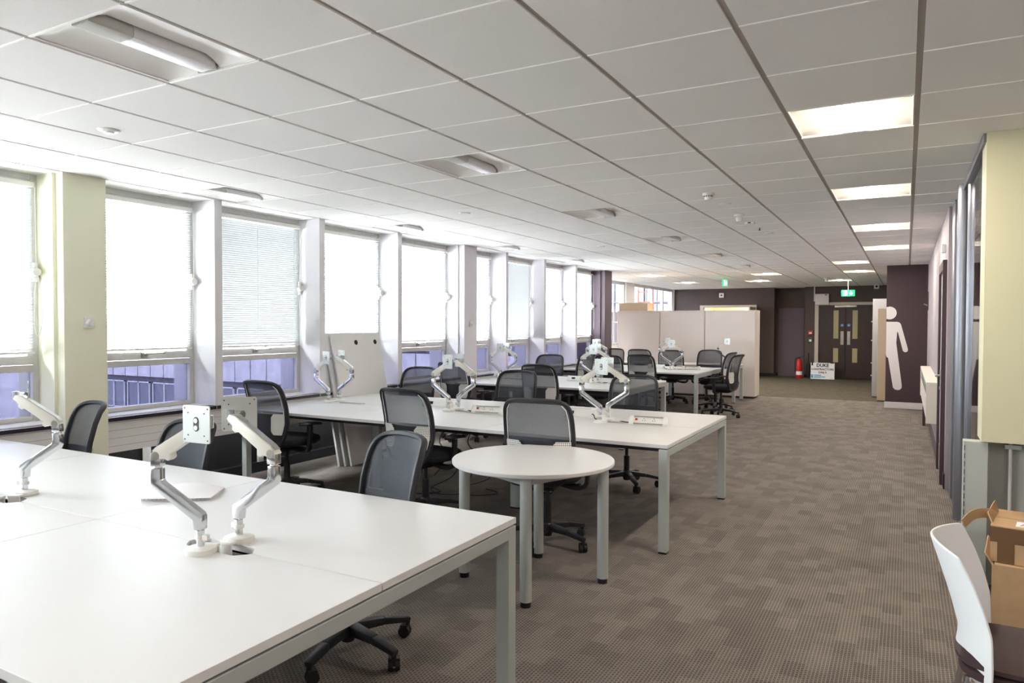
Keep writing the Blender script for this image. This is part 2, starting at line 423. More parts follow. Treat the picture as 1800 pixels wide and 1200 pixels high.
NARROW = {1.58, 1.66, .27, .35, -1.04, -.96, 4.29, 4.37, 5.585, 5.665, 6.90, 6.98, 9.56, 9.63, 10.88, 10.95, 12.19, 12.26}
def window(k, y0, y1, x=XW):
    w = empty_struct('window_%d' % k, (0, 0, 0))
    # fixed outer frame
    f = MB(); t = .045
    f.box((x-.05, y0, .80), (x+.03, y0+t, H)); f.box((x-.05, y1-t, .80), (x+.03, y1, H))
    f.box((x-.05, y0+t, H-.045), (x+.03, y1-t, H+.04)); f.box((x-.05, y0+t, .80), (x+.03, y1-t, .835))
    f.box((x-.05, y0+t, 1.165), (x+.035, y1-t, 1.215))
    f.box((x-.05, y0, H), (x+.0, y1, H+.16))
    f.build('window_frame', M['frame_alu'], w, bevel=.004, smooth=False)
    s_ = MB(); a, b = y0+t+.004, y1-t-.004
    s_.box((x-.03, a, 1.219), (x+.045, b, 1.285)); s_.box((x-.03, a, H-.10), (x+.045, b, H-.05))
    s_.box((x-.03, a, 1.285), (x+.045, a+.04, H-.10)); s_.box((x-.03, b-.04, 1.285), (x+.045, b, H-.10))
    s_.build('window_sash', M['frame_alu'], w, bevel=.004, smooth=False)
    h = MB(); c = (y0+y1)/2
    h.box((x+.045, c-.03, 1.235), (x+.06, c+.02, 1.28)); h.cyl((x+.06, c, 1.262), (x+.085, c, 1.262), .01, n=10)
    h.beam((x+.08, c-.02, 1.268), (x+.08, c+.17, 1.272), .014, .012); h.cyl((x+.075, c+.165, 1.262), (x+.075, c+.165, 1.285), .012, n=10)
    h.build('window_handle', M['steel'], w, bevel=.002)
    B((x-.012, a+.04, 1.285), (x-.006, b-.04, H-.10)).build('upper_pane', M['glass'], w, smooth=False)
    B((x-.012, y0+t, .835), (x-.006, y1-t, 1.165)).build('lower_pane', M['glass_p'], w, smooth=False)
    ya = y0-.04 if (round(y0, 3) in NARROW) else y0; yb_ = y1+.04 if (round(y1, 3) in NARROW) else y1
    sl = MB(); sl.box((x+.0, ya, .775), (XP-.10, yb_, .797)); sl.mi(1); sl.box((XP-.10, ya, .755), (XP-.035, yb_, .79))
    sl.build('window_sill', [M['white_paint'], M['dark_sill']], w, bevel=.003, smooth=False)
    return w
for k, (a, b) in enumerate(bays): window(k+1, a, b)

# below the sills: grooved heater casing, dark recess, white brackets
segs = [(-2.35, 2.965), (3.31, 8.355), (8.71, 13.63)]
for a, b in segs:
    c = MB(); c.box((-5.50, a, .51), (-5.44, b, .755)); o = struct(c.build('trim_4', M['casing'], smooth=False))
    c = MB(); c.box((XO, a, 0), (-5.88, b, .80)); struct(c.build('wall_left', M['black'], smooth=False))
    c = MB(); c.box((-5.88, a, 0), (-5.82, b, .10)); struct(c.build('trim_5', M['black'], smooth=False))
    for q_ in range(4):
        yy = a+(b-a)*(q_+.5)/4
        c = MB(); c.box((-5.86, yy-.03, .0), (-5.83, yy+.03, .60)); struct(c.build('trim_6', M['white_paint'], smooth=False))
# wall behind sills
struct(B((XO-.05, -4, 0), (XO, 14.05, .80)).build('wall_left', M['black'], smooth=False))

# recessed far bay, x=-6.4, y 14.05..22.4
struct(B((-6.6, 13.9, 0), (-5.95, 14.05, H+.16)).build('wall_left', M['mauve_paint'], smooth=False))
w = MB(); w.box((-6.6, 14.05, 0), (-6.4, 22.4, 1.0)); w.box((-6.6, 14.05, 1.0), (-6.4, 15.8, H+.16)); w.box((-6.6, 17.75, 1.0), (-6.4, 18.4, H+.16)); w.box((-6.6, 22.1, 1.0), (-6.4, 22.4, H+.16))
struct(w.build('wall_left', M['white_paint'], smooth=False))
def farwin(k, y0, y1, mull):
    w = empty_struct('window_%d' % k)
    f = MB()
    for y in [y0+.03] + mull + [y1-.03]: f.box((-6.52, y-.03, 1.0), (-6.44, y+.03, H+.16))
    f.box((-6.52, y0, 1.0), (-6.44, y1, 1.06)); f.box((-6.52, y0, H-.07), (-6.44, y1, H+.16)); 
    f.build('window_frame', M['frame_alu'], w, smooth=False)
    B((-6.49, y0+.03, 1.06), (-6.485, y1-.03, H-.07)).build('pane', M['glass_far'], w, smooth=False)
farwin(13, 15.8, 17.75, [16.8]); farwin(14, 18.4, 22.1, [20.1, 21.1])

# back wall y=22.2 with recess and doorway
Y2 = 22.2
bw = MB()
bw.box((-6.6, Y2, 0), (-5.55, Y2+.2, H+.16)); bw.box((-5.55, Y2, 2.07), (-3.95, Y2+.2, H+.16)); bw.box((-3.95, Y2, 0), (-3.42, Y2+.2, H+.16))
bw.box((-3.42, Y2+.45, 0), (-2.58, Y2+.6, H+.16)); bw.box((-3.57, Y2+.2, 0), (-3.42, Y2+.6, H+.16)); bw.box((-2.58, Y2, 0), (-2.28, Y2+.6, H+.16))
bw.box((-2.28, Y2, 2.10), (-.74, Y2+.2, H+.16)); bw.box((-.74, Y2, 0), (3.6, Y2+.2, H+.16))
struct(bw.build('wall_back', M['taupe_paint'], smooth=False))
struct(B((-3.36, Y2+.42, 0), (-2.64, Y2+.45, 2.02)).build('door_4', M['mauve_paint'], smooth=False))
b_ = MB(); b_.box((-3.95, Y2-.012, 0), (-3.42, Y2, .10)); b_.box((-3.42, Y2+.438, 0), (-2.58, Y2+.45, .1)); b_.box((-2.58, Y2-.012, 0), (-2.28, Y2, .10)); b_.box((-6.4, Y2-.012, 0), (-5.55, Y2, .1))
struct(b_.build('baseboard_back', M['black'], smooth=False))
# warm lit room beyond the doorway
rm = MB(); rm.box((-5.9, Y2+2.6, 0), (-3.4, Y2+2.7, H)); rm.box((-5.9, Y2+.2, 0), (-5.8, Y2+2.6, H)); rm.box((-3.5, Y2+.62, 0), (-3.42, Y2+2.6, H)); rm.box((-5.9, Y2+.2, H), (-3.4, Y2+2.7, H+.05)); rm.box((-5.9, Y2+.2, -.22), (-3.4, Y2+2.7, -.12))
struct(rm.build('wall_back', M['warmroom'], smooth=False))
struct(B((-2.3, Y2+.21, 0), (-.7, Y2+.25, 2.2)).build('wall_back', M['black'], smooth=False))  # added black sheet behind the double doors, stops sky leaking through the gaps
# doorway frame + pale open door
df = MB(); df.box((-5.60, Y2-.03, 0), (-5.50, Y2+.21, 2.12)); df.box((-4.0, Y2-.03, 0), (-3.92, Y2+.21, 2.12)); df.box((-5.5, Y2-.03, 2.05), (-4.0, Y2+.21, 2.12))
struct(df.build('trim_7', M['door_frame'], smooth=False, bevel=.004))
d3 = empty_struct('door_3', (-3.98, Y2-.05, 0))
dm = MB(); dm.box((0, -.9, .01), (.045, 0, 2.05)); dm.build('door_leaf', M['door_frame'], d3, bevel=.003, smooth=False)
hh = MB(); hh.cyl((.045, -.82, 1.02), (.09, -.82, 1.02), .012, n=10); hh.cyl((.085, -.84, 1.02), (.085, -.70, 1.02), .01, n=10); hh.box((.045, -.85, .92), (.052, -.79, 1.08))
hh.build('door_handle', M['steel'], d3)
# double doors
d2 = empty_struct('door_2', (-1.51, Y2, 0))
fr = MB(); fr.box((-.80, -.03, 0), (-.70, .15, 2.17)); fr.box((.70, -.03, 0), (.80, .15, 2.17)); fr.box((-.70, -.03, 2.09), (.70, .15, 2.17)); fr.build('door_frame', M['door_frame'], d2, bevel=.004, smooth=False)
for sgn in (-1, 1):
    lf = MB(); a, b = (-.70, -.004) if sgn < 0 else (.004, .70)
    lf.box((a, .02, .01), (b, .065, 2.085)); leaf = lf.build('door_leaf', M['door_brown'], d2, bevel=.002, smooth=False)
    cx = sgn*.245
    for z0, z1 in ((1.14, 1.94), (.47, .87)):
        B((cx-.065, .012, z0), (cx+.065, .02, z1)).build('vision_panel', M['visionglass'], leaf, smooth=False)
    B((sgn*.085-.04, .012, .97), (sgn*.085+.04, .02, 1.35)).build('push_plate', M['steel'], leaf, smooth=False)
    q = MB(); q.cyl((sgn*.085, .012, 1.52), (sgn*.085, .02, 1.52), .045, n=20); q.mi(1); q.cyl((sgn*.085, .009, 1.52), (sgn*.085, .012, 1.52), .022, n=16)
    q.build('fire_door_disc', [M['blue'], M['facade_frame']], leaf)
B((-.28, -.03, 2.02), (.28, .02, 2.08)).build('door_closer', M['steel'], d2, bevel=.004)

# wall on the right of the room
XR = .33
struct(B((XR, 7.75, 0), (XR+.12, 15.6, H+.16)).build('wall_right', M['grey_wall'], smooth=False))
struct(B((XR-.008, 8.9, 0), (XR, 14.9, .10)).build('baseboard_right', M['mauve_paint'], smooth=False))
struct(B((XR-.012, 7.75, 0), (XR, 7.9, .14)).build('trim_8', M['black'], smooth=False))
# plum block wall with figure
struct(B((-.33, 14.9, 0), (XR+.12, 16.0, H+.16)).build('wall_divider', M['plum_paint'], smooth=False))
struct(B((-.345, 14.882, 0), (XR, 14.9, .115)).build('baseboard_divider', M['skirting'], bevel=.003, smooth=False))
struct(B((3.45, -4, 0), (3.6, 22.4, H+.16)).build('wall_right', M['grey_wall'], smooth=False))
struct(B((-6.0, -4.2, 0), (3.6, -4, H+.16)).build('wall_front', M['white_paint'], smooth=False))
struct(B((XR+.12, 10.2, 0), (3.45, 10.35, H+.16)).build('wall_back', M['mauve_paint'], smooth=False))
# lime end wall with the grey service recess under it
struct(B((.385, 4.88, .86), (3.45, 5.15, H+.16)).build('wall_right', M['lime_dark'], smooth=False))
struct(B((.30, 4.90, 0), (.42, 5.0, .855)).build('trim_9', M['boxgrey'], bevel=.003, smooth=False))
p_ = MB()
for k in range(17): p_.box((.304, 4.897, .05+k*.047), (.307, 4.90, .08+k*.047))
struct(p_.build('trim_10', M['black'], smooth=False))
struct(B((.42, 5.02, 0), (3.45, 5.12, .86)).build('wall_right', M['boxgrey'], smooth=False))
struct(B((.42, 4.985, .0), (.445, 5.02, .855)).build('trim_11', M['boxgrey'], smooth=False))
# corridor wall behind (between glazing and back) glazing
gl = empty_struct('window_15')
GX = .40
f = MB()
f.box((GX-.03, 4.9, H-.05), (GX+.03, 7.75, H)); f.box((GX-.03, 4.9, 0), (GX+.03, 6.35, .05))
f.box((GX-.045, 7.35, 0), (GX+.05, 7.75, H)); f.box((GX-.02, 6.88, 0), (GX+.03, 6.93, H))
f.build('window_frame', M['cylpost'], gl, bevel=.004, smooth=False)
p = MB(); p.cyl((GX-.01, 6.60, 0), (GX-.01, 6.60, H), .055, n=24); p.cyl((GX+.02, 6.3, 0), (GX+.02, 6.3, H), .035, n=20); p.build('window_post', M['cylpost'], gl)
B((GX-.006, 4.92, .05), (GX+.006, 6.3, H-.05)).build('glass_panel', M['glass'], gl, smooth=False)
gd = empty_struct('door_5', (GX, 6.95, 0))
B((-.006, 0, .02), (.006, .38, 2.3)).build('door_leaf', M['glass'], gd, smooth=False)
B((-.006, 0, 2.32), (.006, .38, H-.05)).build('overpanel', M['glass'], gd, smooth=False)
q = MB(); q.box((-.02, .0, .02), (.02, .09, .12)); q.box((-.02, .0, 2.26), (.02, .09, 2.34)); q.build('patch_fitting', M['steel'], gd, bevel=.004)

# painted door in the right wall
d1 = empty_struct('door_1', (XR, 7.95, 0))
fr = MB(); fr.box((-.035, 0, 0), (0, .09, 2.15)); fr.box((-.035, .86, 0), (0, .95, 2.15)); fr.box((-.035, .09, 2.06), (0, .86, 2.15)); fr.build('door_frame', M['plum_paint'], d1, bevel=.003, smooth=False)
lf = MB(); lf.box((-.012, .095, .01), (-.001, .855, 2.055)); leaf = lf.build('door_leaf', M['door_leaf'], d1, smooth=False)
B((-.016, .10, .02), (-.012, .85, .28)).build('kick_plate', M['steel'], leaf, smooth=False)
hh = MB(); hh.cyl((-.012, .78, 1.0), (-.06, .78, 1.0), .011, n=10); hh.cyl((-.055, .79, 1.0), (-.055, .66, 1.0), .01, n=10); hh.box((-.018, .755, .9), (-.012, .805, 1.06)); hh.cyl((-.012, .78, .87), (-.022, .78, .87), .018, n=12)
hh.build('door_handle', M['steel'], leaf)

# ================================================================== OUTSIDE
bd = thing('building', 'grey concrete office building across the courtyard outside the windows', 'building', (0, 26, 0))
fa = MB(); fa.box((-60, 0, -9), (-15, 1, 2.1)); fa.box((-15, 0, -9), (-5.0, 1, 5.2)); fa.mi(1); pn = fa; mod = 2.35
for i in range(23):
    x1 = -5.1-i*mod
    for z0 in ((-1.55, 2.0) if x1 > -15 else (-1.55,)):
        for q in range(2): pn.box((x1-mod/2*(q+1)+.04, -.12, z0), (x1-mod/2*q-.04, 0, z0+1.75))
    pn.box((x1-mod+.04, -.12, -5.2), (x1-.04, 0, -3.6))
fa.build('facade', [M['facade_dark'], M['concrete']], bd, smooth=False)
for lev in (-3.45, .32):
    for i in range(23):
        x1 = -5.1-i*mod
        g = MB(); a, b = x1-mod+.12, x1-.12; g.box((a, -.10, lev), (b, -.02, lev+.07)); g.box((a, -.10, lev+1.53), (b, -.02, lev+1.6))
        for xx in (a, (a+b)/2-.035, b-.07): g.box((xx, -.10, lev), (xx+.07, -.02, lev+1.6))
        wf = g.build('window', M['facade_frame'], bd, smooth=False)
        B((a+.05, -.04, lev+.05), (b-.05, -.03, lev+1.55)).build('pane', M['facade_glass'], wf, smooth=False)
struct(B((-70, -30, -9.2), (-6.7, 60, -9)).build('ground_outside', M['tarmac'], smooth=False))
# near wing across from the windows
bd2 = thing('building', 'pale concrete wing facing the row of desk windows', 'building', (-26, 0, 0))
B((-1, -25, -9), (0, 14, .6)).build('facade', M['concrete'], bd2, smooth=False)
# scaffold and ladder outside the far bay
sc = thing('scaffold', 'grey scaffold tubes outside the far bay windows', 'scaffold', (-7.95, 24.7, -9))
s_ = MB()
for x in (-1.2, 0, 1.2):
    for y in (-.6, .6): s_.cyl((x, y, 0), (x, y, 12.6), .03, n=8)
for z in (9.2, 10.6, 11.3, 12.3):
    for y in (-.6, .6): s_.cyl((-1.3, y, z), (1.3, y, z), .03, n=8)
s_.build('scaffold_tubes', M['scaff'], sc)
s_ = MB(); s_.box((.35, .65, 9.0), (.95, .7, 12.6)); s_.build('debris_sheet', M['orange'], sc)
ld = thing('ladder', 'orange red ladder leaning outside the far bay windows', 'ladder', (-7.75, 23.6, -9), math.radians(90))
s_ = MB()
for y in (-.25, .25): s_.beam((0, y*1.2, 0), (-.2, y, 12.2), .05, .05)
for k in range(36): s_.cyl((-.005*k, -.27, .4+.33*k), (-.005*k, .27, .4+.33*k), .016, n=6)
s_.build('ladder_rails', M['redladder'], ld)

# ================================================================== BLINDS
def blind(y0, y1, tilt, label, win_h=1.30):
    x = XW+.075; a, b = y0+.05, y1-.05
    t = thing('venetian_blind', label, 'blind', (x, (a+b)/2, 1.30), 0, None)
    c = (a+b)/2; hw = (b-a)/2
    B((-.02, -hw, 1.22), (.02, hw, 1.255)).build('headrail', M['white_pl'], t, bevel=.003)
    s_ = MB(); n = 58; ca, sa = math.cos(tilt), math.sin(tilt)
    for k in range(n):
        z = .03+k*(1.185/n); w = .0132
        pts = []
        for q, bow in ((-1, 0), (-.35, .0022), (.35, .0022), (1, 0)):
            dx, dz = q*w, bow
            pts.append((dx*ca - dz*sa*0, dz + dx*sa))
        for q in range(3):
            (x0, z0), (x1, z1) = pts[q], pts[q+1]
            s_.add([(x0, -hw+.01, z+z0), (x0, hw-.01, z+z0), (x1, hw-.01, z+z1), (x1, -hw+.01, z+z1)], [(0, 1, 2, 3)])
    s_.build('slats', M['slat'], t)
    B((-.014, -hw+.005, 0), (.014, hw-.005, .016)).build('bottom_rail', M['white_pl'], t, bevel=.003)
    l = MB()
    for q in (-hw*.86, 0, hw*.86):
        for dx in (-.0135, .0135): l.cyl((dx, q, .01), (dx, q, 1.225), .0011, n=5)
    l.build('ladder_cord', M['white_pl'], t)
    wd = MB(); wd.cyl((.0, hw+.0, .60), (.045, hw+.0, .60), .036, .030, n=20); wd.box((-.03, hw+.0, .53), (.0, hw+.03, .67)); wd.build('cord_winder', M['white_pl'], t, bevel=.003)
    cp = [(.03, hw+.01, .60-.0), (.035, hw+.028, .42), (.035, hw+.03, .22), (.035, hw+.005, .13), (.035, hw-.02, .22), (.03, hw-.005, .55)]
    cc = MB(); cc.tube(catmull(cp, 4), .0022, 6); cc.tube([(.03, hw, .62), (.025, hw, 1.22)], .0022, 6); cc.build('pull_cord', M['white_pl'], t)
    return t
BL = [(1.66, 2.965, .85, 'white venetian blind at the left edge, in the window before the lime pillar'),
      (3.31, 4.29, .5, 'white venetian blind in the window just past the lime pillar, brightly backlit'),
      (4.37, 5.585, 1.22, 'closed grey-white venetian blind, second window past the lime pillar'),
      (5.665, 6.90, .5, 'white venetian blind partly behind the leaning white panels'),
      (6.98, 8.355, .5, 'white venetian blind in the window right after the leaning panels'),
      (8.71, 9.56, .30, 'narrow-looking white blind just past the pillar with the small wall thermostat'),
      (9.63, 10.88, 1.22, 'closed pale blind behind the monitor arms of the middle bench row'),
      (10.95, 12.19, .30, 'open-slatted white blind, second from the mauve pillar'),
      (12.26, 13.63, .30, 'thin sliver of white blind next to the mauve pillar')]
for a, b, tl, lb in BL: blind(a, b, tl, lb)['group'] = 'venetian blinds along the window wall'

# ================================================================== CEILING FITTINGS
def ceiling_light(i, j, on, label):
    x = XG+.6*i+.3; y = YG+.6*j+.3
    t = thing('ceiling_light', label, 'ceiling light', (x, y, H), 0, 'lit ceiling lights' if on else 'unlit ceiling lights')
    h = MB(); a = .2875; b = .294
    h.box((-a, -b, .085), (a, b, .09)); h.box((-a, -b, 0), (-a+.006, b, .085)); h.box((a-.006, -b, 0), (a, b, .085)); h.box((-a+.006, -b, 0), (a-.006, -b+.006, .085)); h.box((-a+.006, b-.006, 0), (a-.006, b, .085))
    h.build('housing', M['reflector'], t, smooth=False)
    r = MB()
    for sg in (-1, 1):
        def fn(u, v, sg=sg):
            q = u; xx = sg*(.279-.215*q); zz = .006+.036*math.sin(min(1, q*1.25)*PI/2)
            yy = -.285+.57*v
            e = min(v, 1-v)/.14
            if e < 1: zz = .006+(zz-.006)*math.sin(e*PI/2)
            return (xx, yy, zz)
        r.grid(fn, 8, 16, .0015, (0, 0, -1))
    r.build('reflector_wing', M['reflector'], t)
    c = MB(); prof = [(-.055, .012), (-.05, .002), (-.025, -.003), (0, .0), (.025, -.003), (.05, .002), (.055, .012), (.05, .05), (-.05, .05)]
    y0 = -.27 if on else -.10
    c.prism(prof, y0, .268); c.build('lamp_cover', M['tubeon'] if on else M['tubeoff'], t)
    if not on:
        e = MB(); e.prism(prof, -.275, y0-.002); e.build('gear_cover', M['reflector_end'], t)
    k = MB(); k.box((-.058, .268, -.004), (.058, .276, .02)); k.build('end_bracket', M['steel'], t, smooth=False)
    if on:
        ld = D.lights.new('lamp', 'AREA'); ld.shape = 'RECTANGLE'; ld.size = .1; ld.size_y = .5; ld.energy = LAMP_W; ld.color = (1.0, .91, .80)
        lo = D.objects.new('lamp', ld); COL.objects.link(lo); lo.parent = t; lo.location = (0, 0, -.008)
    return t
LAMP_W = 7.5
LL = {(-1, -7): 'added ceiling light, out of view, over the near end of the aisle', (3, -3): 'added ceiling light, out of view, brightening the white plastic chair and cardboard boxes', (-1, 1): 'lit square ceiling light nearest the lime end wall, the largest lit one', (-1, 5): 'second lit ceiling light of the aisle row, after the largest',
      (-1, 9): 'third lit ceiling light of the aisle row', (-1, 13): 'fourth lit ceiling light of the aisle row, above the tall figure wall',
      (-2, 17): 'lit ceiling light just before the green exit sign row, nearer of the two offset ones', (-2, 21): 'lit ceiling light above the approach to the double doors',
      (-3, 26): 'thin lit ceiling light deepest in the room, over the white alarm box', (-5, 21): 'lit ceiling light over the gap right of the cupboard row',
      (-6, 25): 'lit ceiling light directly right of the side-on exit sign', (-9, 20): 'lit ceiling light over the left end of the cupboards', (-9, 25): 'lit ceiling light close to the ladder window of the far bay'}
UL = {(-5, -3): 'large unlit ceiling light at the top left, its ribbed lamp cover in full view', (-5, 1): 'unlit ceiling light in the middle of the ceiling above the round table row',
      (-5, 5): 'unlit ceiling light, third of the middle row', (-5, 9): 'unlit ceiling light, fourth of the middle row', (-5, 13): 'unlit ceiling light, fifth of the middle row',
      (-5, 17): 'unlit ceiling light, last and smallest of the middle row', (-9, 1): 'unlit ceiling light close to the first narrow white pillar',
      (-9, 5): 'unlit ceiling light above the window with the leaning panels', (-9, 9): 'unlit ceiling light by the pillar with the thermostat', (-9, 13): 'unlit ceiling light beside the mauve pillar'}
for k in lit: ceiling_light(k[0], k[1], True, LL[k])
for k in unlit: ceiling_light(k[0], k[1], False, UL[k])

def disc(name, x, y, label, prof, m, cat):
    o = MB(); o.lathe(prof, n=24); ob = o.build(name, m, None, loc=(x, y, H)); return tag(ob, label, cat)
t = thing('ceiling_speaker', 'flat round white ceiling disc between the top left light and the windows', 'ceiling disc', (-3.98, 2.47, H))
MB().lathe([(.001, -.012), (.045, -.012), (.058, -.004), (.06, 0)], n=28).build('rim', M['white_pl'], t)
MB().lathe([(.001, -.02), (.025, -.02), (.03, -.012)], n=24).build('boss', M['white_pl'], t)
def detector(x, y, label, r=.05, hgt=.055, two=True):
    t = thing('smoke_detector', label, 'smoke detector', (x, y, H))
    MB().lathe([(.001, -.02), (r, -.02), (r, 0)], n=28).build('mounting_base', M['white_pl'], t)
    MB().lathe([(.001, -hgt), (r*.55, -hgt), (r*.7, -hgt*.6), (r*.6, -.02)], n=24).build('sensor_head', M['white_pl'], t)
    if two:
        q = MB()
        for k in range(10):
            a = 2*PI*k/10; q.box((r*.66*math.cos(a)-.003, r*.66*math.sin(a)-.003, -hgt*.55), (r*.66*math.cos(a)+.003, r*.66*math.sin(a)+.003, -.021))
        q.build('vent_slot', M['dark_metal'], t)
    return t
detector(-1.465, 6.05, 'white smoke detector with slotted head, nearest and largest of the ceiling detector line')
tag(disc('ceiling_disc', -1.45, 6.62, '', [(.001, -.01), (.03, -.012), (.05, -.006), (.055, 0)], M['white_pl'], ''), 'flat white ceiling disc between the two smoke detectors', 'ceiling disc')
detector(-1.475, 7.35, 'white cylindrical detector, second in the line across the ceiling', .048, .07, False)
t = thing('motion_sensor', 'small flat white motion sensor box on the ceiling after the cylindrical detector', 'sensor', (-1.48, 7.93, H))
B((-.05, -.03, -.025), (.05, .03, 0)).build('sensor_body', M['white_pl'], t, bevel=.005); B((-.015, -.032, -.018), (.015, -.03, -.006)).build('sensor_lens', M['dark_metal'], t)
t = thing('sprinkler', 'tiny metal sprinkler head in the ceiling past the motion sensor', 'sprinkler', (-1.47, 8.45, H))
MB().lathe([(.001, -.004), (.035, -.004), (.038, 0)], n=20).build('rose', M['white_pl'], t); MB().lathe([(.001, -.03), (.016, -.03), (.016, -.027), (.006, -.025), (.006, -.004)], n=14).build('nozzle', M['dark_metal'], t)
disc('ceiling_disc', -1.45, 8.97, 'flat white ceiling disc last in the detector line', [(.001, -.012), (.045, -.012), (.05, 0)], M['white_pl'], 'ceiling disc')
disc('ceiling_disc', -3.83, 5.97, 'flat white ceiling disc over the middle of the second bench', [(.001, -.012), (.05, -.012), (.06, 0)], M['white_pl'], 'ceiling disc')
disc('ceiling_disc', -3.78, 9.43, 'flat white ceiling disc over the middle of the third bench', [(.001, -.012), (.05, -.012), (.06, 0)], M['white_pl'], 'ceiling disc')
disc('ceiling_disc', -1.53, 13.77, 'small white ceiling disc left of the offset lit lights', [(.001, -.012), (.05, -.012), (.06, 0)], M['white_pl'], 'ceiling disc')
detector(-1.65, 18.2, 'dark-looking round detector in front of the deepest lit light', .06, .09, False)

# knob plates on pillars
def knob_plate(y, label):
    t = thing('thermostat', label, 'thermostat', (XP, y, 1.53))
    B((0, -.04, -.04), (.012, .04, .04)).build('plate', M['white_pl'], t, bevel=.003)
    m = MB(); m.cyl((.012, 0, 0), (.04, 0, 0), .028, .024, n=20); m.build('dial', M['white_pl'], t)
knob_plate(3.17, 'round white dial on a square plate on the lime pillar'); knob_plate(8.55, 'small white dial on a plate on the lilac-grey pillar')
t = thing('wall_sensor', 'small white sensor box high on the right wall above the dark framed door', 'sensor', (XR, 8.35, 2.29))
B((-.035, -.05, -.04), (0, .05, .04)).build('sensor_body', M['white_pl'], t, bevel=.005); B((-.038, -.02, -.02), (-.035, .02, .02)).build('sensor_lens', M['skirting'], t)

# exit signs
def exit_sign(x, y, z, rz, label, drop, runner=True):
    t = thing('exit_sign', label, 'exit sign', (x, y, z), rz)
    B((-.15, -.012, -.075), (.15, .012, .075)).build('sign_panel', M['signgreen'], t, bevel=.002, smooth=False)
    for face in (-1, 1):
        yy = face*.0125; y2 = face*.0145
        q = MB(); q.box((-.105, yy, -.055), (-.015, y2, .055))
        # down arrow
        q.prism([(.055, .05), (.075, .05), (.075, -.01), (.105, .015), (.105, -.01), (.065, -.05), (.025, -.01), (.025, .015), (.055, -.01)], min(yy, y2), max(yy, y2))
        q.build('pictogram', M['signwhite'], t, smooth=False)
        g = MB(); y3 = face*.0155
        lo, hi = min(y2, y3), max(y2, y3)
        g.cyl((-.055, lo, .035), (-.055, hi, .035), .009, n=12)
        g.prism([(-.07, .022), (-.05, .026), (-.04, .0), (-.056, -.006)], lo, hi); g.prism([(-.056, .0), (-.043, .0), (-.028, -.02), (-.034, -.045), (-.041, -.043), (-.038, -.02)], lo, hi)
        g.prism([(-.062, .0), (-.05, -.004), (-.062, -.03), (-.085, -.035), (-.083, -.027), (-.067, -.024)], lo, hi)
        g.prism([(-.066, .022), (-.06, .022), (-.078, .0), (-.088, .01), (-.092, .006), (-.08, -.008)], lo, hi); g.prism([(-.05, .025), (-.045, .02), (-.033, .008), (-.022, .014), (-.024, .019), (-.034, .015)], lo, hi)
        g.build('running_figure', M['signgreen'], t, smooth=False)
    h = MB(); h.cyl((0, 0, .075), (0, 0, drop), .006, n=8); h.box((-.05, -.015, drop-.015), (.05, .015, drop)); h.build('hanger', M['white_pl'], t)
exit_sign(-1.27, 19.4, 2.31, 0, 'green exit sign with running figure and down arrow above the dark double doors', H-2.31)
exit_sign(-3.72, 17.0, 2.50, math.radians(84), 'green exit sign seen almost edge-on left of a lit ceiling light', H-2.50)

# far wall fittings
t = thing('control_box', 'cream electrical box on the wall at the top left corner of the double doors', 'electrical box', (-2.12, Y2, 2.27))
B((-.18, -.09, -.16), (.18, 0, .14)).build('box_cover', M['cream_cab'], t, bevel=.008); B((.08, -.095, .10), (.13, -.09, .125)).build('box_label', M['ink'], t)
o = B((-2.34, Y2-.03, 2.2), (-2.31, Y2, H)).build('cable_trunking', M['skirting']); tag(o, 'thin vertical white cable trunking above the cream electrical box', 'trunking')
t = thing('security_camera', 'small pale box sensor hanging near the ceiling right of the double doors', 'camera', (-.72, 21.6, H))
B((-.06, -.06, -.12), (.06, .06, 0)).build('camera_body', M['skirting'], t, bevel=.006); MB().cyl((0, -.06, -.06), (0, -.075, -.06), .03, n=14).build('camera_lens', M['ink'], t)
t = thing('alarm_sounder', 'small square white sounder with dark centre high on the brown back wall', 'alarm', (-4.95, Y2, 2.42))
B((-.07, -.04, -.07), (.07, 0, .07)).build('sounder_body', M['white_pl'], t, bevel=.006); MB().cyl((0, -.045, 0), (0, -.04, 0), .025, n=14).build('sounder_grille', M['ink'], t)
t = thing('fire_call_point', 'red fire alarm call point left of the double doors', 'alarm', (-2.42, Y2, 1.30))
B((-.06, -.05, -.06), (.06, 0, .06)).build('call_point_body', M['red'], t, bevel=.008); B((-.035, -.055, -.03), (.035, -.05, .015)).build('call_point_glass', M['white_pl'], t)
t = thing('door_release', 'dark green door release box under the red fire call point', 'door release', (-2.42, Y2, 1.10))
B((-.055, -.045, -.08), (.055, 0, .07)).build('release_body', M['green'], t, bevel=.008); B((-.03, -.05, -.05), (.03, -.045, .01)).build('release_glass', M['white_pl'], t)
# extinguisher
t = thing('fire_extinguisher', 'red fire extinguisher standing on the dark carpet by the recess', 'fire extinguisher', (-2.68, 21.9, 0))
MB().lathe([(.001, 0), (.08, 0), (.085, .02), (.085, .42), (.075, .48), (.04, .53), (.03, .55), (.001, .55)], n=24).build('cylinder_body', M['red'], t)
MB().lathe([(.0855, .10), (.0865, .10), (.0865, .20), (.0855, .20)], n=24).build('instruction_label', M['paper'], t)
q = MB(); q.cyl((0, 0, .55), (0, 0, .60), .02, n=12); q.beam((0, 0, .60), (.13, -.02, .64), .02, .012); q.beam((0, 0, .585), (.10, -.02, .575), .018, .01); q.build('valve_handle', M['ink'], t)
q = MB(); q.tube(catmull([(-.02, 0, .58), (-.09, -.02, .56), (-.11, -.04, .40), (-.10, -.05, .16)], 5), .011, 8); q.build('hose', M['ink'], t)
t = thing('fire_extinguisher', 'thin black extinguisher on its stand between the red one and the sign board', 'fire extinguisher', (-2.45, 22.05, 0))
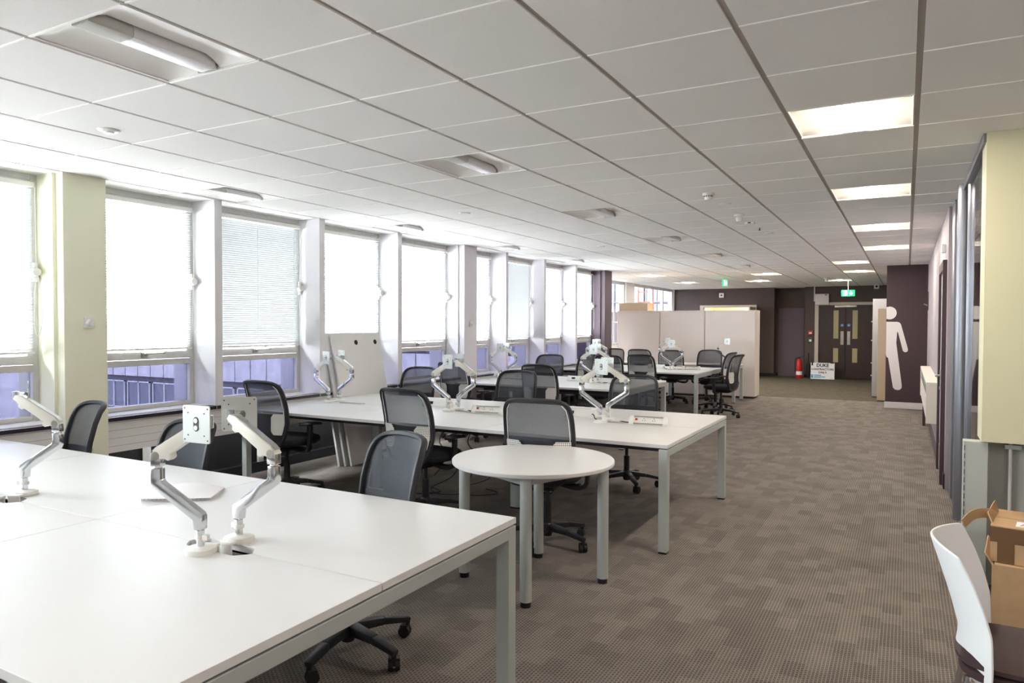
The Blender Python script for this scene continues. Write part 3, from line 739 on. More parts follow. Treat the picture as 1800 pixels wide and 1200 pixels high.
MB().lathe([(.001, .02), (.05, .02), (.055, .04), (.055, .36), (.02, .45), (.001, .45)], n=20).build('cylinder_body', M['ink'], t)
q = MB(); q.cyl((0, 0, .45), (0, 0, .72), .012, n=10); q.beam((0, 0, .70), (0, -.09, .72), .03, .02); q.build('hose_horn', M['ink'], t)
q = MB(); q.box((-.11, -.08, 0), (.11, .08, .02)); q.build('stand_base', M['dark_metal'], t)

def text_mesh(s, size, parent, loc, m, name='lettering', depth=.001, rot=(PI/2, 0, 0), bold=0.0, xs=1.0):
    c = D.curves.new('txt', 'FONT'); c.body = s; c.size = size; c.align_x = 'CENTER'; c.align_y = 'CENTER'; c.extrude = depth; c.offset = bold; c.resolution_u = 2
    o = D.objects.new('txt', c); COL.objects.link(o)
    bpy.context.view_layer.update()
    me = D.meshes.new_from_object(o.evaluated_get(bpy.context.evaluated_depsgraph_get())); D.objects.remove(o)
    me.materials.clear(); me.materials.append(m)
    ob = D.objects.new(name, me); COL.objects.link(ob); ob.parent = parent; ob.location = loc; ob.rotation_euler = rot; ob.scale = (xs, 1, 1)
    return ob
# contractors board leaning by the doors
t = thing('sign_board', 'white sign board reading DUKE CONTRACTORS ONLY leaning by the double doors', 'sign', (-2.06, 21.85, 0)); t.rotation_euler = (-.10, 0, 0)
B((-.31, 0, 0), (.31, .012, .46)).build('board_panel', M['paper'], t, smooth=False)
text_mesh('DUKE', .13, t, (-.0, -.003, .385), M['ink'], bold=.004, xs=.95); text_mesh('CONTRACTORS', .075, t, (0, -.003, .275), M['ink'], bold=.002, xs=1.05); text_mesh('ONLY', .075, t, (0, -.003, .185), M['ink'], bold=.002, xs=1.1)
q = MB(); q.box((-.30, -.003, .03), (-.24, 0, .09)); q.box((-.30, -.003, .095), (-.24, 0, .125)); q.box((-.22, -.003, .095), (-.03, 0, .12)); q.box((-.22, -.003, .05), (.07, 0, .075)); q.box((.20, -.003, .025), (.29, 0, .035)); q.box((-.22, -.003, .028), (-.05, 0, .038)); q.build('blue_print', M['cyan'], t, smooth=False)
q = MB(); q.box((.20, -.004, .445), (.29, .016, .475)); q.box((-.29, -.004, .38), (-.25, .016, .56)); q.build('clip', M['ink'], t, smooth=False)

# figure on the plum wall (half pictogram)
fig = MB(); Yf = 14.897
hd = [(-.28+.118*math.sin(a), 1.75+.118*math.cos(a)) for a in [PI*k/22 for k in range(23)]]
hd = [( -.328, 1.75+.108)] + [p for p in hd if p[0] > -.328] + [(-.328, 1.75-.108)]
fig.prism(hd, Yf-.002, Yf)
body = [(-.328, 1.588), (-.15, 1.588), (-.115, 1.575), (-.09, 1.54), (.027, 1.09), (.024, 1.055), (.003, 1.035), (-.03, 1.036), (-.054, 1.06), (-.137, 1.40), (-.150, 1.40), (-.162, 1.20), (-.062, .42), (-.066, .375), (-.09, .345), (-.13, .335), (-.175, .345), (-.205, .38), (-.292, .93), (-.312, .93), (-.328, .98)]
fig.prism(body, Yf-.002, Yf)
fg = fig.build('wall_graphic', M['skirting'], smooth=False); tag(fg, 'white half figure pictogram of a man on the dark plum wall', 'wall graphic')
# coat hook plate near figure wall / right wall
t = thing('wall_hook', 'small dark hook on the right wall beside the plum wall', 'hook', (XR, 14.5, 1.95))
B((-.01, -.04, -.16), (0, .04, .16)).build('hook_plate', M['ink'], t); MB().cyl((-.01, 0, -.08), (-.07, 0, -.05), .012, n=8).build('hook_peg', M['steel'], t)

# heater on right wall
t = thing('convector_heater', 'long pale wall-hung heater low on the right wall', 'heater', (XR, 11.0, 0))
q = MB(); q.box((-.13, -1.8, .86), (0, 1.9, .89)); q.box((-.13, -1.8, .43), (0, -1.77, .86)); q.box((-.13, 1.87, .43), (0, 1.9, .86)); q.box((-.02, -1.77, .43), (0, 1.87, .86)); q.build('heater_casing', M['heater'], t, bevel=.003, smooth=False)
for k in range(4):
    a = -1.72+k*.9; q = MB(); q.box((-.125, a, .46), (-.115, a+.84, .70)); q.build('front_panel', M['heater'], t, smooth=False)
    q = MB(); q.box((-.12, a+.02, .71), (-.10, a+.82, .84)); q.build('air_grille', M['heater_grey'], t, smooth=False)
B((-.10, 1.5, 0), (-.06, 1.56, .43)).build('support_leg', M['plum_paint'], t)

# ================================================================== CUPBOARDS
for k, (a, b, lb) in enumerate([(-5.72, -4.745, 'cream tall cupboard at the left end of the row, beside the mauve pillar'), (-4.735, -3.765, 'cream tall cupboard in the middle of the row of three'), (-3.755, -2.72, 'cream tall cupboard at the right end of the row, by the dark carpet')]):
    t = thing('tall_cupboard', lb, 'cupboard', ((a+b)/2, 15.55, 0), 0, 'cream tall cupboards')
    hw = (b-a)/2
    q = MB(); q.box((-hw, -.24, .04), (hw, .24, 1.80)); q.build('carcass', M['cream_cab'], t, bevel=.003, smooth=False)
    B((-hw, -.25, 1.80), (hw, .25, 1.83)).build('top_panel', M['cream_cab'], t, bevel=.003, smooth=False)
    B((-hw+.03, -.22, 0), (hw-.03, .22, .04)).build('plinth', M['cab_dark'], t, smooth=False)
    B((-hw+.012, -.252, .05), (hw-.012, -.24, 1.79)).build('back_panel', M['cream_cab'], t, bevel=.002, smooth=False)
t = thing('storage_box', 'beige low box standing on top of the leftmost cream cupboard', 'box', (-5.36, 15.5, 1.83))
B((-.33, -.18, 0), (.33, .2, .17)).build('box_body', M['beige_cab'], t, bevel=.004, smooth=False); B((-.34, -.19, .15), (.34, .21, .18)).build('box_lid', M['beige_cab'], t, bevel=.004)
t = thing('tall_cabinet', 'beige tall cabinet standing left of the plum figure wall', 'cabinet', (-.40, 16.35, 0))
B((-.105, -.28, .02), (.10, .35, 1.86)).build('cabinet_body', M['beige_cab'], t, bevel=.004, smooth=False); B((-.10, -.26, 0), (.09, .3, .02)).build('plinth', M['cab_dark'], t)
t = thing('tall_cabinet', 'grey taller cabinet behind the beige one, beside the plum figure wall', 'cabinet', (-.36, 17.35, 0))
B((-.27, -.45, .02), (.30, .45, 2.08)).build('cabinet_body', M['grey_cab'], t, bevel=.004, smooth=False); B((-.25, -.42, 0), (.28, .42, .02)).build('plinth', M['cab_dark'], t)
for z in (.45, .72, 1.2, 1.6): MB().cyl((-.27, -.3, z), (-.30, -.3, z), .015, n=10).build('knob', M['steel'], t)

# ================================================================== DESKS
ZT = .73
def bench(xr, xs, yc, half, label, double=True, midleg=True, ports=True):
    """xs: desk seams from the right end leftwards, all distances from xr"""
    t = thing('bench_desk', label, 'desk', (xr, yc, 0), 0, 'white bench desks')
    L_ = xs[-1]
    rows = ((-half, -.003), (.003, half)) if double else ((-half, half),)
    for a, b in zip(xs[:-1], xs[1:]):
        for y0, y1 in rows:
            x1, x0 = -a-.0016, -b+.0016; c = (x0+x1)/2
            q = MB()
            if double and ports:   # scalloped cable cut-out at the middle edge
                s_ = 1 if y0 > 0 else -1; ye = y0 if y0 > 0 else y1; yo = y1 if y0 > 0 else y0
                poly = [(x0, ye), (c-.16, ye)]
                for u in range(7):
                    a_ = u/6; poly.append((c-.11+.0*a_ + (-.05*(1-a_)), ye + s_*.045*math.sin(a_*PI/2)))
                for u in range(7):
                    a_ = u/6; poly.append((c+.11+(.05*a_), ye + s_*.045*math.cos(a_*PI/2)))
                poly += [(c+.16, ye), (x1, ye), (x1, yo), (x0, yo)]
                if s_ < 0: poly = poly[::-1]
                # drop duplicates
                pp = []
                for p in poly:
                    if not pp or (abs(p[0]-pp[-1][0])+abs(p[1]-pp[-1][1])) > 1e-4: pp.append(p)
                q.prism(pp, ZT-.025, ZT, 'z')
            else: q.box((x0, y0, ZT-.025), (x1, y1, ZT))
            q.build('desktop', M['desk'], t, bevel=.0015, smooth=False)
    # frames: end legs with a rail between, long rails under the tops
    e = .03
    for xe in (-e-.002, -L_+e+.002):
        q = MB(); q.box((xe-e, -half+.06, ZT-.08), (xe+e, half-.06, ZT-.032)); q.build('end_rail', M['desk_edge'], t, bevel=.003, smooth=False)
        for ye in (-half+.03, half-.03):
            lg = MB(); lg.box((xe-e, ye-e, .012), (xe+e, ye+e, ZT-.032)); o = lg.build('leg', M['desk_edge'], t, bevel=.004, smooth=False)
            B((xe-e+.003, ye-e+.003, 0), (xe+e-.003, ye+e-.003, .012)).build('leg_foot', M['foot'], o)
    q = MB()
    for ye in ([-half+.18, -.16, .16, half-.18] if double else [-half+.12, half-.12]): q.box((-L_+.062, ye-.02, ZT-.075), (-.062, ye+.02, ZT-.032))
    q.build('long_rail', M['dark_metal'], t, smooth=False)
    for a in xs[1:-1]:
        for s_ in ((-1, 1) if double else (0,)):
            lg = MB(); y_ = s_*.30
            lg.superell([(.045, .03, .012, 0), (.045, .03, ZT-.075, 0)], (-a, y_, 0), 20, .6); o = lg.build('leg', M['desk_edge'], t)
            MB().superell([(.046, .031, 0, 0), (.046, .031, .012, 0)], (-a, y_, 0), 20, .6).build('leg_foot', M['foot'], o)
    if double:
        for a, b in zip(xs[:-1], xs[1:]):
            q = MB(); q.box((-b+.15, -.10, ZT-.17), (-a-.15, .10, ZT-.16)); q.box((-b+.15, -.10, ZT-.16), (-a-.15, -.095, ZT-.08)); q.box((-b+.15, .095, ZT-.16), (-a-.15, .10, ZT-.08))
            q.build('cable_tray', M['tray'], t, smooth=False)
    return t
b1 = bench(-1.40, [0, 1.475, 2.95, 4.20], 1.72, .86, 'white bench desk filling the lower left foreground')
b2 = bench(-1.37, [0, 1.46, 2.93, 4.06], 5.50, .885, 'white bench desk behind the round table, reaching the windows')
b3 = bench(-2.99, [0, 1.43, 2.86], 9.10, .88, 'white bench desk in the third row, with two pairs of monitor arms')
b4 = bench(-2.97, [0, 1.43, 2.86], 12.53, .88, 'white bench desk in the fourth row with two side-on chairs at its end')
b5 = bench(-2.90, [0, 1.40, 2.80], 14.62, .40, 'single white desk row against the cream cupboards', double=False)

# round table
rt = thing('round_table', 'round white meeting table on four grey tube legs', 'table', (-1.94, 3.78, 0))
MB().lathe([(.001, ZT-.025), (.478, ZT-.025), (.482, ZT-.020), (.482, ZT-.004), (.478, ZT), (.001, ZT)], n=96).build('tabletop', M['desk'], rt)
pts = []
for k in range(4):
    a = math.radians(22+90*k); r = .415; x, y = r*math.cos(a), r*math.sin(a); pts.append((x, y))
    lg = MB(); lg.cyl((x, y, .03), (x, y, ZT-.025), .033, n=28); o = lg.build('leg', M['desk_edge'], rt)
    MB().cyl((x, y, 0), (x, y, .03), .028, n=20).build('leg_foot', M['foot'], o)
for k in range(4):
    (x0, y0), (x1, y1) = pts[k], pts[(k+1) % 4]; d = Vector((x1-x0, y1-y0, 0)).normalized()*.035
    q = MB(); q.beam((x0+d.x, y0+d.y, ZT-.05), (x1-d.x, y1-d.y, ZT-.05), .025, .045); q.build('frame_rail', M['desk_edge'], rt, bevel=.003, smooth=False)

# ================================================================== OFFICE CHAIR (faces +Y)
def yb(z):
    P = [(.44, -.20), (.50, -.235), (.58, -.25), (.68, -.243), (.80, -.258), (.92, -.288), (.99, -.315), (1.035, -.345)]
    for (a, ya), (b, ybb) in zip(P[:-1], P[1:]):
        if z <= b: t = max(0, (z-a)/(b-a)); return ya+(ybb-ya)*t
    return P[-1][1]
half_out = [(0, .455), (.10, .458), (.165, .49), (.208, .56), (.230, .66), (.234, .78), (.230, .90), (.218, .975), (.185, 1.015), (.12, 1.030), (0, 1.034)]
full = half_out + [(-x, z) for x, z in half_out[-2:0:-1]]
outl = catmull([(x, 0, z) for x, z in full], 4, closed=True)
def by(x, z, off=0): return yb(z)+.055*(x/.234)**2+off
outl3 = [Vector((p.x, by(p.x, p.z), p.z)) for p in outl]
def hw(z):
    P = half_out
    for (xa, a), (xb, b) in zip(P[:-1], P[1:]):
        if z <= b: return xa+(xb-xa)*(z-a)/(b-a)
    return 0
def make_chair():
    t = thing('office_chair', '', 'chair')
    b = MB(); b.lathe([(.001, .06), (.03, .06), (.035, .08), (.045, .105), (.042, .14), (.03, .155), (.001, .155)], n=20)
    ends = []
    for k in range(5):
        a = 2*PI*k/5+PI/2; c, s_ = math.cos(a), math.sin(a)
        b.beam((.03*c, .03*s_, .122), (.18*c, .18*s_, .112), .055, .046, .044, .032); b.beam((.18*c, .18*s_, .112), (.315*c, .315*s_, .086), .044, .032, .034, .024)
        ends.append((.305*c, .305*s_, a))
    base = b.build('base', M['blackplastic'], t, bevel=.004)
    for x, y, a in ends:
        q = MB(); a2 = a+.8; ax = Vector((math.cos(a2), math.sin(a2), 0)); c = Vector((x, y, .03))
        fw = Vector((-ax.y, ax.x, 0))*.012
        for sg in (-1, 1): q.cyl(c+fw+ax*sg*.006, c+fw+ax*sg*.026, .030, .027, n=18)
        q.cyl(c, (x, y, .085), .011, n=10); q.beam(c+fw+Vector((0, 0, .026))-fw*1.5, c+fw+Vector((0, 0, .026))+fw*1.5, .05, .012)
        q.build('caster', M['foot'], base)
    q = MB(); q.cyl((0, 0, .15), (0, 0, .30), .027, n=18); q.cyl((0, 0, .30), (0, 0, .42), .016, n=16); q.build('gas_column', M['blackplastic'], t)
    q = MB(); q.box((-.085, -.15, .405), (.085, .12, .452)); q.beam((0, -.14, .42), (0, -.21, .46), .10, .03); q.cyl((.085, .04, .425), (.20, .04, .42), .007, n=8); q.box((.19, .01, .413), (.225, .07, .427)); q.build('mechanism', M['blackplastic'], t, bevel=.006)
    q = MB(); q.superell([(.17, .16, .452, .02), (.225, .215, .462, .02), (.244, .236, .482, .02), (.246, .238, .502, .02), (.236, .228, .520, .02), (.20, .19, .530, .02), (.10, .10, .531, .02)], n=36, p=.6); q.build('seat', M['chairfabric'], t)
    q = MB(); q.tube(outl3, 0, closed=True, sec=(.026, .032), up=(0, 1, .15)); fr = q.build('back_frame', M['shell'], t)
    def fn(u, v):
        z = .735+(.292)*v; w = max(.02, hw(min(z, 1.026))-.006); x = (2*u-1)*w; return (x, by(x, z), z)
    q = MB(); q.grid(fn, 14, 14); q.build('back_mesh', M['mesh'], t)
    def fn2(u, v):
        z = .458+(.292)*v; w = max(.05, hw(z)-.004); x = (2*u-1)*w; return (x, by(x, z, .002), z)
    q = MB(); q.grid(fn2, 12, 10, .006, (0, 1, 0)); q.build('back_shell', M['shell'], t)
    for sg in (-1, 1):
        def fn3(u, v, sg=sg):
            z = .575+(.180)*v; w = hw(z)-.010; xi = .098+.030*abs(2*v-1)**5; x = sg*(xi+(w-xi)*u); return (x, by(x, z, -.016), z)
        q = MB(); q.grid(fn3, 6, 6, .004, (0, 1, 0)); q.build('lumbar_pad', M['lumbar'], t)
        pe = [p for p in (Vector((sg*(hw(z)-.018), by(hw(z)-.018, z, -.013), z)) for z in [.60+.40*k/12 for k in range(13)])]
        q = MB(); q.tube(pe, .0032, 6); q.build('frame_piping', M['white_pl'], fr)
        q = MB(); q.tube(catmull([(sg*.08, .0, .43), (sg*.20, .0, .405), (sg*.272, .005, .43), (sg*.28, .01, .52), (sg*.28, .015, .635)], 4), 0, sec=(.03, .05), up=(0, 1, 0)); ar = q.build('armrest', M['blackplastic'], t)
        R = []
        for k in range(13):
            v = k/12; y = -.10+.25*v; w = .042*math.sqrt(max(.02, 1-(2*v-1)**4)); zc = .652+.012*(2*v-1)**2*(-1 if v > .5 else .4)
            R.append([(sg*.28+w*math.cos(q_), y, zc+.013*math.sin(q_)) for q_ in [2*PI*i/12 for i in range(12)]])
        q = MB(); q.rings(R); q.build('arm_pad', M['blackplastic'], ar)
    return t
chair0 = make_chair()
UP = ('seat', 'back_', 'armrest', 'lumbar', 'mechanism', 'gas')
used = [False]
def chair(x, y, deg, label, dz=0.0):
    rz = math.radians(deg)
    if not used[0]:
        c = chair0; c.location = (x, y, 0); c.rotation_euler = (0, 0, rz); c['label'] = label; used[0] = True
        c['group'] = 'black mesh office chairs'
        c0 = c
    else: c = dup(chair0, (x, y, 0), rz, label)
    for ch in c.children:
        nm = ch.name
        if any(nm.startswith(u) for u in UP): ch.location = (0, 0, dz if not nm.startswith('gas') else min(dz, 0)*.9+max(dz, 0))
    return c
# facing -Y = 180, facing +Y = 0, facing -X = 90
c_ = chair(-2.25, 2.51, 158, 'office chair at the right end of the foreground desk, its base showing under the desk', -.05)
for ch in c_.children:
    if ch.name.startswith('base'): ch.rotation_euler = (0, 0, math.radians(32))
chair(-3.68, 2.47, 176, 'dark office chair directly behind the foreground monitor arms', -.085)
chair(-4.80, 2.52, 166, 'office chair in front of the lime pillar', -.04)
chair(-4.83, 4.60, -3, 'office chair at the window end of the second bench, rear view with white lumbar pads', .0)
chair(-3.33, 4.62, -4, 'rear view office chair with white lumbar pad, between the window-end chair and the round table', 0)
chair(-2.17, 4.45, 10, 'office chair pulled up behind the round table, seen from the rear', 0)
chair(-4.98, 6.53, 180, 'office chair in front of the leaning white panels', -.02)
chair(-3.66, 6.50, 180, 'office chair on the far side of the second bench, at its middle', -.015)
chair(-2.30, 6.42, 184, 'office chair on the far side of the second bench, at its right end', -.01)
chair(-5.12, 7.98, -4, 'rear view office chair framed by the middle arms of the second bench', 0)
chair(-3.93, 8.05, 0, 'rear view office chair at the third bench, its white pad just visible', 0)
chair(-5.02, 10.15, 184, 'office chair beyond the third bench seen from the front, near the windows', -.005)
chair(-5.00, 11.30, 80, 'side-on office chair whose curled top shows left of the far arms', .0)
chair(-4.42, 11.62, 4, 'office chair half hidden by the big mount plates, near side of the fourth bench', -.03)
chair(-3.78, 11.50, -4, 'rear view office chair right of the big mount plates, white pad showing', 0)
chair(-5.27, 13.62, 180, 'front view office chair beyond the fourth bench, leftmost of the group by the cupboards', -.01)
chair(-4.62, 13.85, 0, 'dark framed office chair standing in front of the left cupboard', .0)
chair(-3.98, 13.72, 6, 'dark framed office chair in front of the middle cupboard, rear view', .0)
chair(-3.36, 13.86, 180, 'office chair facing forward in front of the right cupboard', -.01)
chair(-2.98, 12.95, 84, 'side-on office chair at the end of the fourth bench, the farther of the two')
chair(-2.68, 12.05, 80, 'side-on office chair at the end of the fourth bench, the nearer of the two')

# ================================================================== MONITOR ARMS
def make_arm():
    t = thing('monitor_arm', '', 'monitor arm')
    q = MB(); q.superell([(.050, .048, 0, 0), (.052, .050, .006, 0), (.050, .048, .018, 0), (.030, .030, .024, 0)], n=28, p=.8); q.build('base_plate', M['white_pl'], t)
    q = MB(); q.box((-.028, .03, .004), (.028, .072, .014)); q.box((-.028, .062, -.07), (.028, .070, .004)); q.build('clamp', M['white_pl'], t, bevel=.002)
    q = MB(); q.cyl((0, 0, .02), (0, 0, .08), .0135, n=20); q.build('pole', M['chrome'], t)
    q = MB(); q.cyl((0, 0, .048), (0, 0, .062), .018, n=18); q.box((.012, -.012, .046), (.034, .006, .066)); q.build('cable_clip', M['white_pl'], t, bevel=.002)
    q = MB(); q.prism([(-.0165, .081), (.0165, .081), (.0175, .128), (.010, .142), (-.143, .243), (-.147, .253), (-.147, .290), (-.181, .290), (-.183, .236), (-.175, .222), (-.020, .116)], -.017, .017); q.build('lower_arm', M['chrome'], t, bevel=.005)
    q = MB(); q.cyl((-.164, 0, .290), (-.164, 0, .296), .0155, n=16)
    q.prism([(-.183, .296), (-.146, .296), (-.143, .320), (-.157, .350), (-.181, .336)], -.016, .016); q.build('elbow', M['chrome'], t, bevel=.003)
    d = Vector((.215, 0, .135)).normalized(); nrm = Vector((-d.z, 0, d.x)); p0 = Vector((-.170, 0, .330))
    def P(a, b): a *= 1.17; v = p0+d*a+nrm*b; return (v.x, v.z)
    q = MB(); q.prism([P(-.008, .012), P(.02, .024), P(.185, .020), P(.205, .008), P(.205, -.012), P(.175, -.018), P(.17, -.030), P(.155, -.032), P(.145, -.020), P(.055, -.022), P(.05, -.038), P(.036, -.040), P(.028, -.024), P(0, -.014)], -.018, .018)
    ua = q.build('upper_arm', M['offwhite'], t, bevel=.003)
    q = MB(); c = P(.008, -.001); q.cyl((c[0], -.0195, c[1]), (c[0], .0195, c[1]), .0155, n=20); q.build('joint_cap', M['steel'], ua)
    q = MB(); q.prism([P(.0, .023), P(.02, .0265), P(.18, .0225), P(.20, .012), P(.20, .008), P(.18, .0175), P(.02, .0215)], -.0125, .0125); q.build('trim_strip', M['chrome'], ua)
    e = P(.205, 0)
    q = MB(); q.cyl((e[0]+.004, 0, e[1]-.022), (e[0]+.004, 0, e[1]+.022), .0145, n=18); q.cyl((e[0]+.004, -.01, e[1]), (e[0]+.004, -.045, e[1]), .012, n=16); q.cyl((e[0]+.004-.014, -.045, e[1]), (e[0]+.004+.014, -.045, e[1]), .016, n=16)
    hd = q.build('tilt_joint', M['chrome'], t)
    px, pz = e[0]+.004, e[1]
    s_ = .063; r = .008; poly = []
    for cx, cz, a0 in ((s_-r, s_-r, 0), (-s_+r, s_-r, 90), (-s_+r, -s_+r, 180), (s_-r, -s_+r, 270)):
        for k in range(5):
            a = math.radians(a0+22.5*k); poly.append((px+cx+r*math.cos(a), pz+cz+r*math.sin(a)))
    q = MB(); q.prism(poly, -.066, -.062); pl = q.build('mount_plate', M['plate'], t, smooth=False)
    q = MB()
    for cx, cz in ((-.053, -.053), (.053, -.053), (-.053, .053), (.053, .053), (-.0375, -.0375), (.0375, -.0375), (-.0375, .0375), (.0375, .0375)): q.cyl((px+cx, -.0668, pz+cz), (px+cx, -.0612, pz+cz), .0028, n=8)
    for dz in (-.012, -.006, 0, .006, .012): q.cyl((px, -.0666, pz+dz), (px, -.066, pz+dz), .0125, n=16)
    q.build('screw_hole', M['dark_metal'], pl)
    q = MB(); q.cyl((px, -.069, pz-.012), (px, -.066, pz-.012), .0085, n=14); q.cyl((px, -.069, pz+.012), (px, -.066, pz+.012), .0085, n=14); q.build('plate_bolt', M['white_pl'], pl)
    return t
arm0 = make_arm(); aused = [False]
def arm(x, y, deg, label, flip=False, tilt=0, group='chrome monitor arms'):
    rz = math.radians(deg)
    if not aused[0]:
        a = arm0; a.location = (x, y, ZT); a.rotation_euler = (0, 0, rz); a['label'] = label; a['group'] = group; aused[0] = True
    else: a = dup(arm0, (x, y, ZT), rz, label, group)
    if tilt:
        for ch in a.children:
            if ch.name.startswith('mount_plate'):
                c = Vector((.036, -.045, .475))
                R = Matrix.Rotation(tilt, 4, 'Z')
                ch.matrix_local = Matrix.Translation(c) @ R @ Matrix.Translation(-c)
    return a
def pair(x, yc, la, lb, d=.08, tilt=0, tilt2=0, r1=0, r2=0):
    arm(x, yc-d, r1, la, tilt=tilt); arm(x+.005, yc+d, 180+r2, lb, tilt=tilt2)
pair(-2.14, 1.72, 'large foreground monitor arm, its tilted plate facing forward, base nearest the camera', 'large foreground monitor arm behind, elbow bent right, dark plate turned away', tilt=-.25, tilt2=.8, r1=18, r2=6)
pair(-3.58, 1.72, 'monitor arm cut by the left edge of the picture', 'monitor arm near the left edge, standing in front of the lime pillar', tilt2=-.9, r1=12, r2=25)
pair(-5.11, 5.50, 'monitor arm by the leaning panels, its plate facing forward', 'monitor arm by the leaning panels, its plate turned to the windows')
pair(-3.65, 5.50, 'middle monitor arm of the second bench with forward-facing plate', 'middle monitor arm of the second bench, plate turned away')
pair(-2.17, 5.50, 'right-hand monitor arm of the second bench, plate facing forward, above the round table', 'right-hand monitor arm of the second bench, plate turned away, elbow out right')
pair(-5.17, 9.10, 'monitor arm at the window end of the third bench, forward-facing plate', 'monitor arm at the window end of the third bench, plate turned away')
pair(-3.72, 9.10, 'monitor arm at the aisle end of the third bench, forward-facing plate', 'monitor arm at the aisle end of the third bench, plate turned away')
pair(-5.10, 12.53, 'small monitor arm at the window end of the fourth bench, forward-facing plate', 'small monitor arm at the window end of the fourth bench, plate turned away')
pair(-3.66, 12.53, 'small monitor arm before the middle cupboard, plate facing forward', 'small monitor arm before the middle cupboard, plate turned away')
arm(-4.45, 14.90, 0, 'single monitor arm in front of the left cupboard'); arm(-3.22, 14.90, 0, 'single monitor arm in front of the right cupboard')

# ================================================================== POWER MODULES
def make_pod():
    t = thing('power_module', '', 'power socket')
    prof = [(-.045, 0), (.045, 0), (.045, .012), (.012, .068), (-.005, .072), (-.045, .02)]   # y,z, sloped face at -y
    for a, b in ((-.155, -.115), (.115, .155)): MB().prism(prof, a, b, 'x').build('end_cap', M['white_pl'], t, bevel=.004)
    q = MB(); q.prism([(p[0]*.94, p[1]*.95) for p in prof], -.115, .115, 'x'); q.build('module_body', M['white_pl'], t, smooth=False)
    q = MB(); q.beam((-.115, -.041, .014), (.115, -.041, .014), .014, .012); q.beam((-.115, -.010, .066), (.115, -.010, .066), .02, .006); q.build('edge_strip', M['steel'], t)
    # sockets on the sloped front face
    n = Vector((0, -.052, .040)).normalized(); up = Vector((0, .040, .052)).normalized(); c = Vector((0, -.0235, .0435))
    def dot(m, x, u, w, h, th=.002):
        p = c+Vector((x, 0, 0))+up*u; m.beam(p, p+n*th, w, h, up=up)
    q = MB()
    for sx in (-.035, .045):
        for dx, du in ((0, .010), (-.009, -.008), (.009, -.008)): dot(q, sx+dx, du, .005, .006)
    q.build('socket_hole', M['ink'], t)
    q = MB(); dot(q, -.095, 0, .018, .016, .004); q.build('red_switch', M['red'], t)
    # rear face: dark inlet and cable
    q = MB(); q.beam((.06, .028, .038), (.06, .034, .0405), .05, .026, up=(0, .033, -.056)); q.build('rear_inlet', M['ink'], t)
    return t
pod0 = make_pod(); pused = [False]
def pod(x, y, deg, label, cable=True):
    rz = math.radians(deg)
    if not pused[0]: p = pod0; p.location = (x, y, ZT); p.rotation_euler = (0, 0, rz); p['label'] = label; p['group'] = 'white desk power modules'; pused[0] = True
    else: p = dup(pod0, (x, y, ZT), rz, label, 'white desk power modules')
    return p
def pods(x, yc, la, lb, lc):
    pod(x+.36, yc-.10, 6, la); pod(x-.33, yc+.10, 180, lb)
    q = MB(); z = ZT+.006
    q.tube(catmull([(x-.19, yc+.06, z+.03), (x-.165, yc+.04, z+.02), (x-.14, yc+.0, z), (x-.10, yc-.03, z), (x-.07, yc-.015, z-.012)], 5), .0045, 7)
    q.tube(catmull([(x+.205, yc-.09, z+.004), (x+.16, yc-.07, z), (x+.10, yc-.02, z-.004), (x+.07, yc-.01, z-.012)], 5), .0045, 7)
    tag(q.build('power_cable', M['ink']), lc, 'cable')
pods(-2.14, 5.58, 'white power module with red switch right of the right-hand arms of the second bench', 'white power module seen from behind, left of the right-hand arms of the second bench', 'black power leads beside the right-hand arms of the second bench')
pods(-3.62, 5.58, 'white power module with red switch right of the middle arms of the second bench', 'white power module seen from behind, left of the middle arms of the second bench', 'black power leads beside the middle arms of the second bench')
pods(-3.72, 9.18, 'small power module right of the aisle-end arms on the third bench', 'small power module left of the aisle-end arms on the third bench', 'black leads beside the aisle-end arms of the third bench')
pods(-5.17, 9.18, 'small power module right of the window-end arms on the third bench', 'small power module left of the window-end arms on the third bench', 'black leads beside the window-end arms of the third bench')
pods(-3.66, 12.60, 'small power module right of the arms before the middle cupboard', 'small power module left of the arms before the middle cupboard', 'black leads by the arms before the middle cupboard')
pods(-5.10, 12.60, 'tiny power module right of the far window-end arms', 'tiny power module left of the far window-end arms', 'black leads by the far window-end arms')

# ================================================================== LOOSE THINGS
# papers
pp = thing('paper_stack', 'loose stack of printed papers lying on the foreground desk', 'papers', (-2.93, 2.16, ZT), math.radians(34))
B((-.15, -.105, 0), (.15, .105, .010)).build('sheet_block', M['paper'], pp, smooth=False)
for k in range(2):
    def fn(u, v, k=k): return (-.155+.30*u+.012*k, -.11+.21*v-.015*k, .011+.003*k+(.012+.012*k)*max(0, math.sin(u*PI))*v+.010*k*max(0, .5-u)*v)
    q = MB(); q.grid(fn, 12, 6, .0012, (0, 0, 1)); q.build('loose_sheet', M['paper'], pp)
q = MB()
for k in range(16): q.box((-.14+.0175*k, -.1055, .002), (-.131+.0175*k, -.105, .008))
q.build('print_marks', M['plate'], pp, smooth=False)

# leaning panels (spare desktops)
lab = ['front white spare desktop with two black cable holes leaning against the windows', 'white spare desktop sandwiched in the middle of the leaning stack', 'rear white spare desktop of the leaning stack, nearest the window']
for k in range(3):
    t = thing('spare_desktop', lab[k], 'panel', (-5.18-.045*k, 6.25-.045*k, 0.0), 0, 'spare desktops leaning by the windows')
    t.rotation_euler = (0, -.205, 0)
    q = MB(); q.box((-.025, -.40, .004), (0, .40, 1.455)); q.build('board', M['cream_cab'] if False else M['desk'], t, bevel=.0015, smooth=False)
    q = MB()
    if k == 0:
        for y, z in ((-.02, 1.345), (.31, 1.345)): q.cyl((0, y, z), (.0015, y, z), .028, n=20)
        q.build('cable_hole', M['ink'], t)

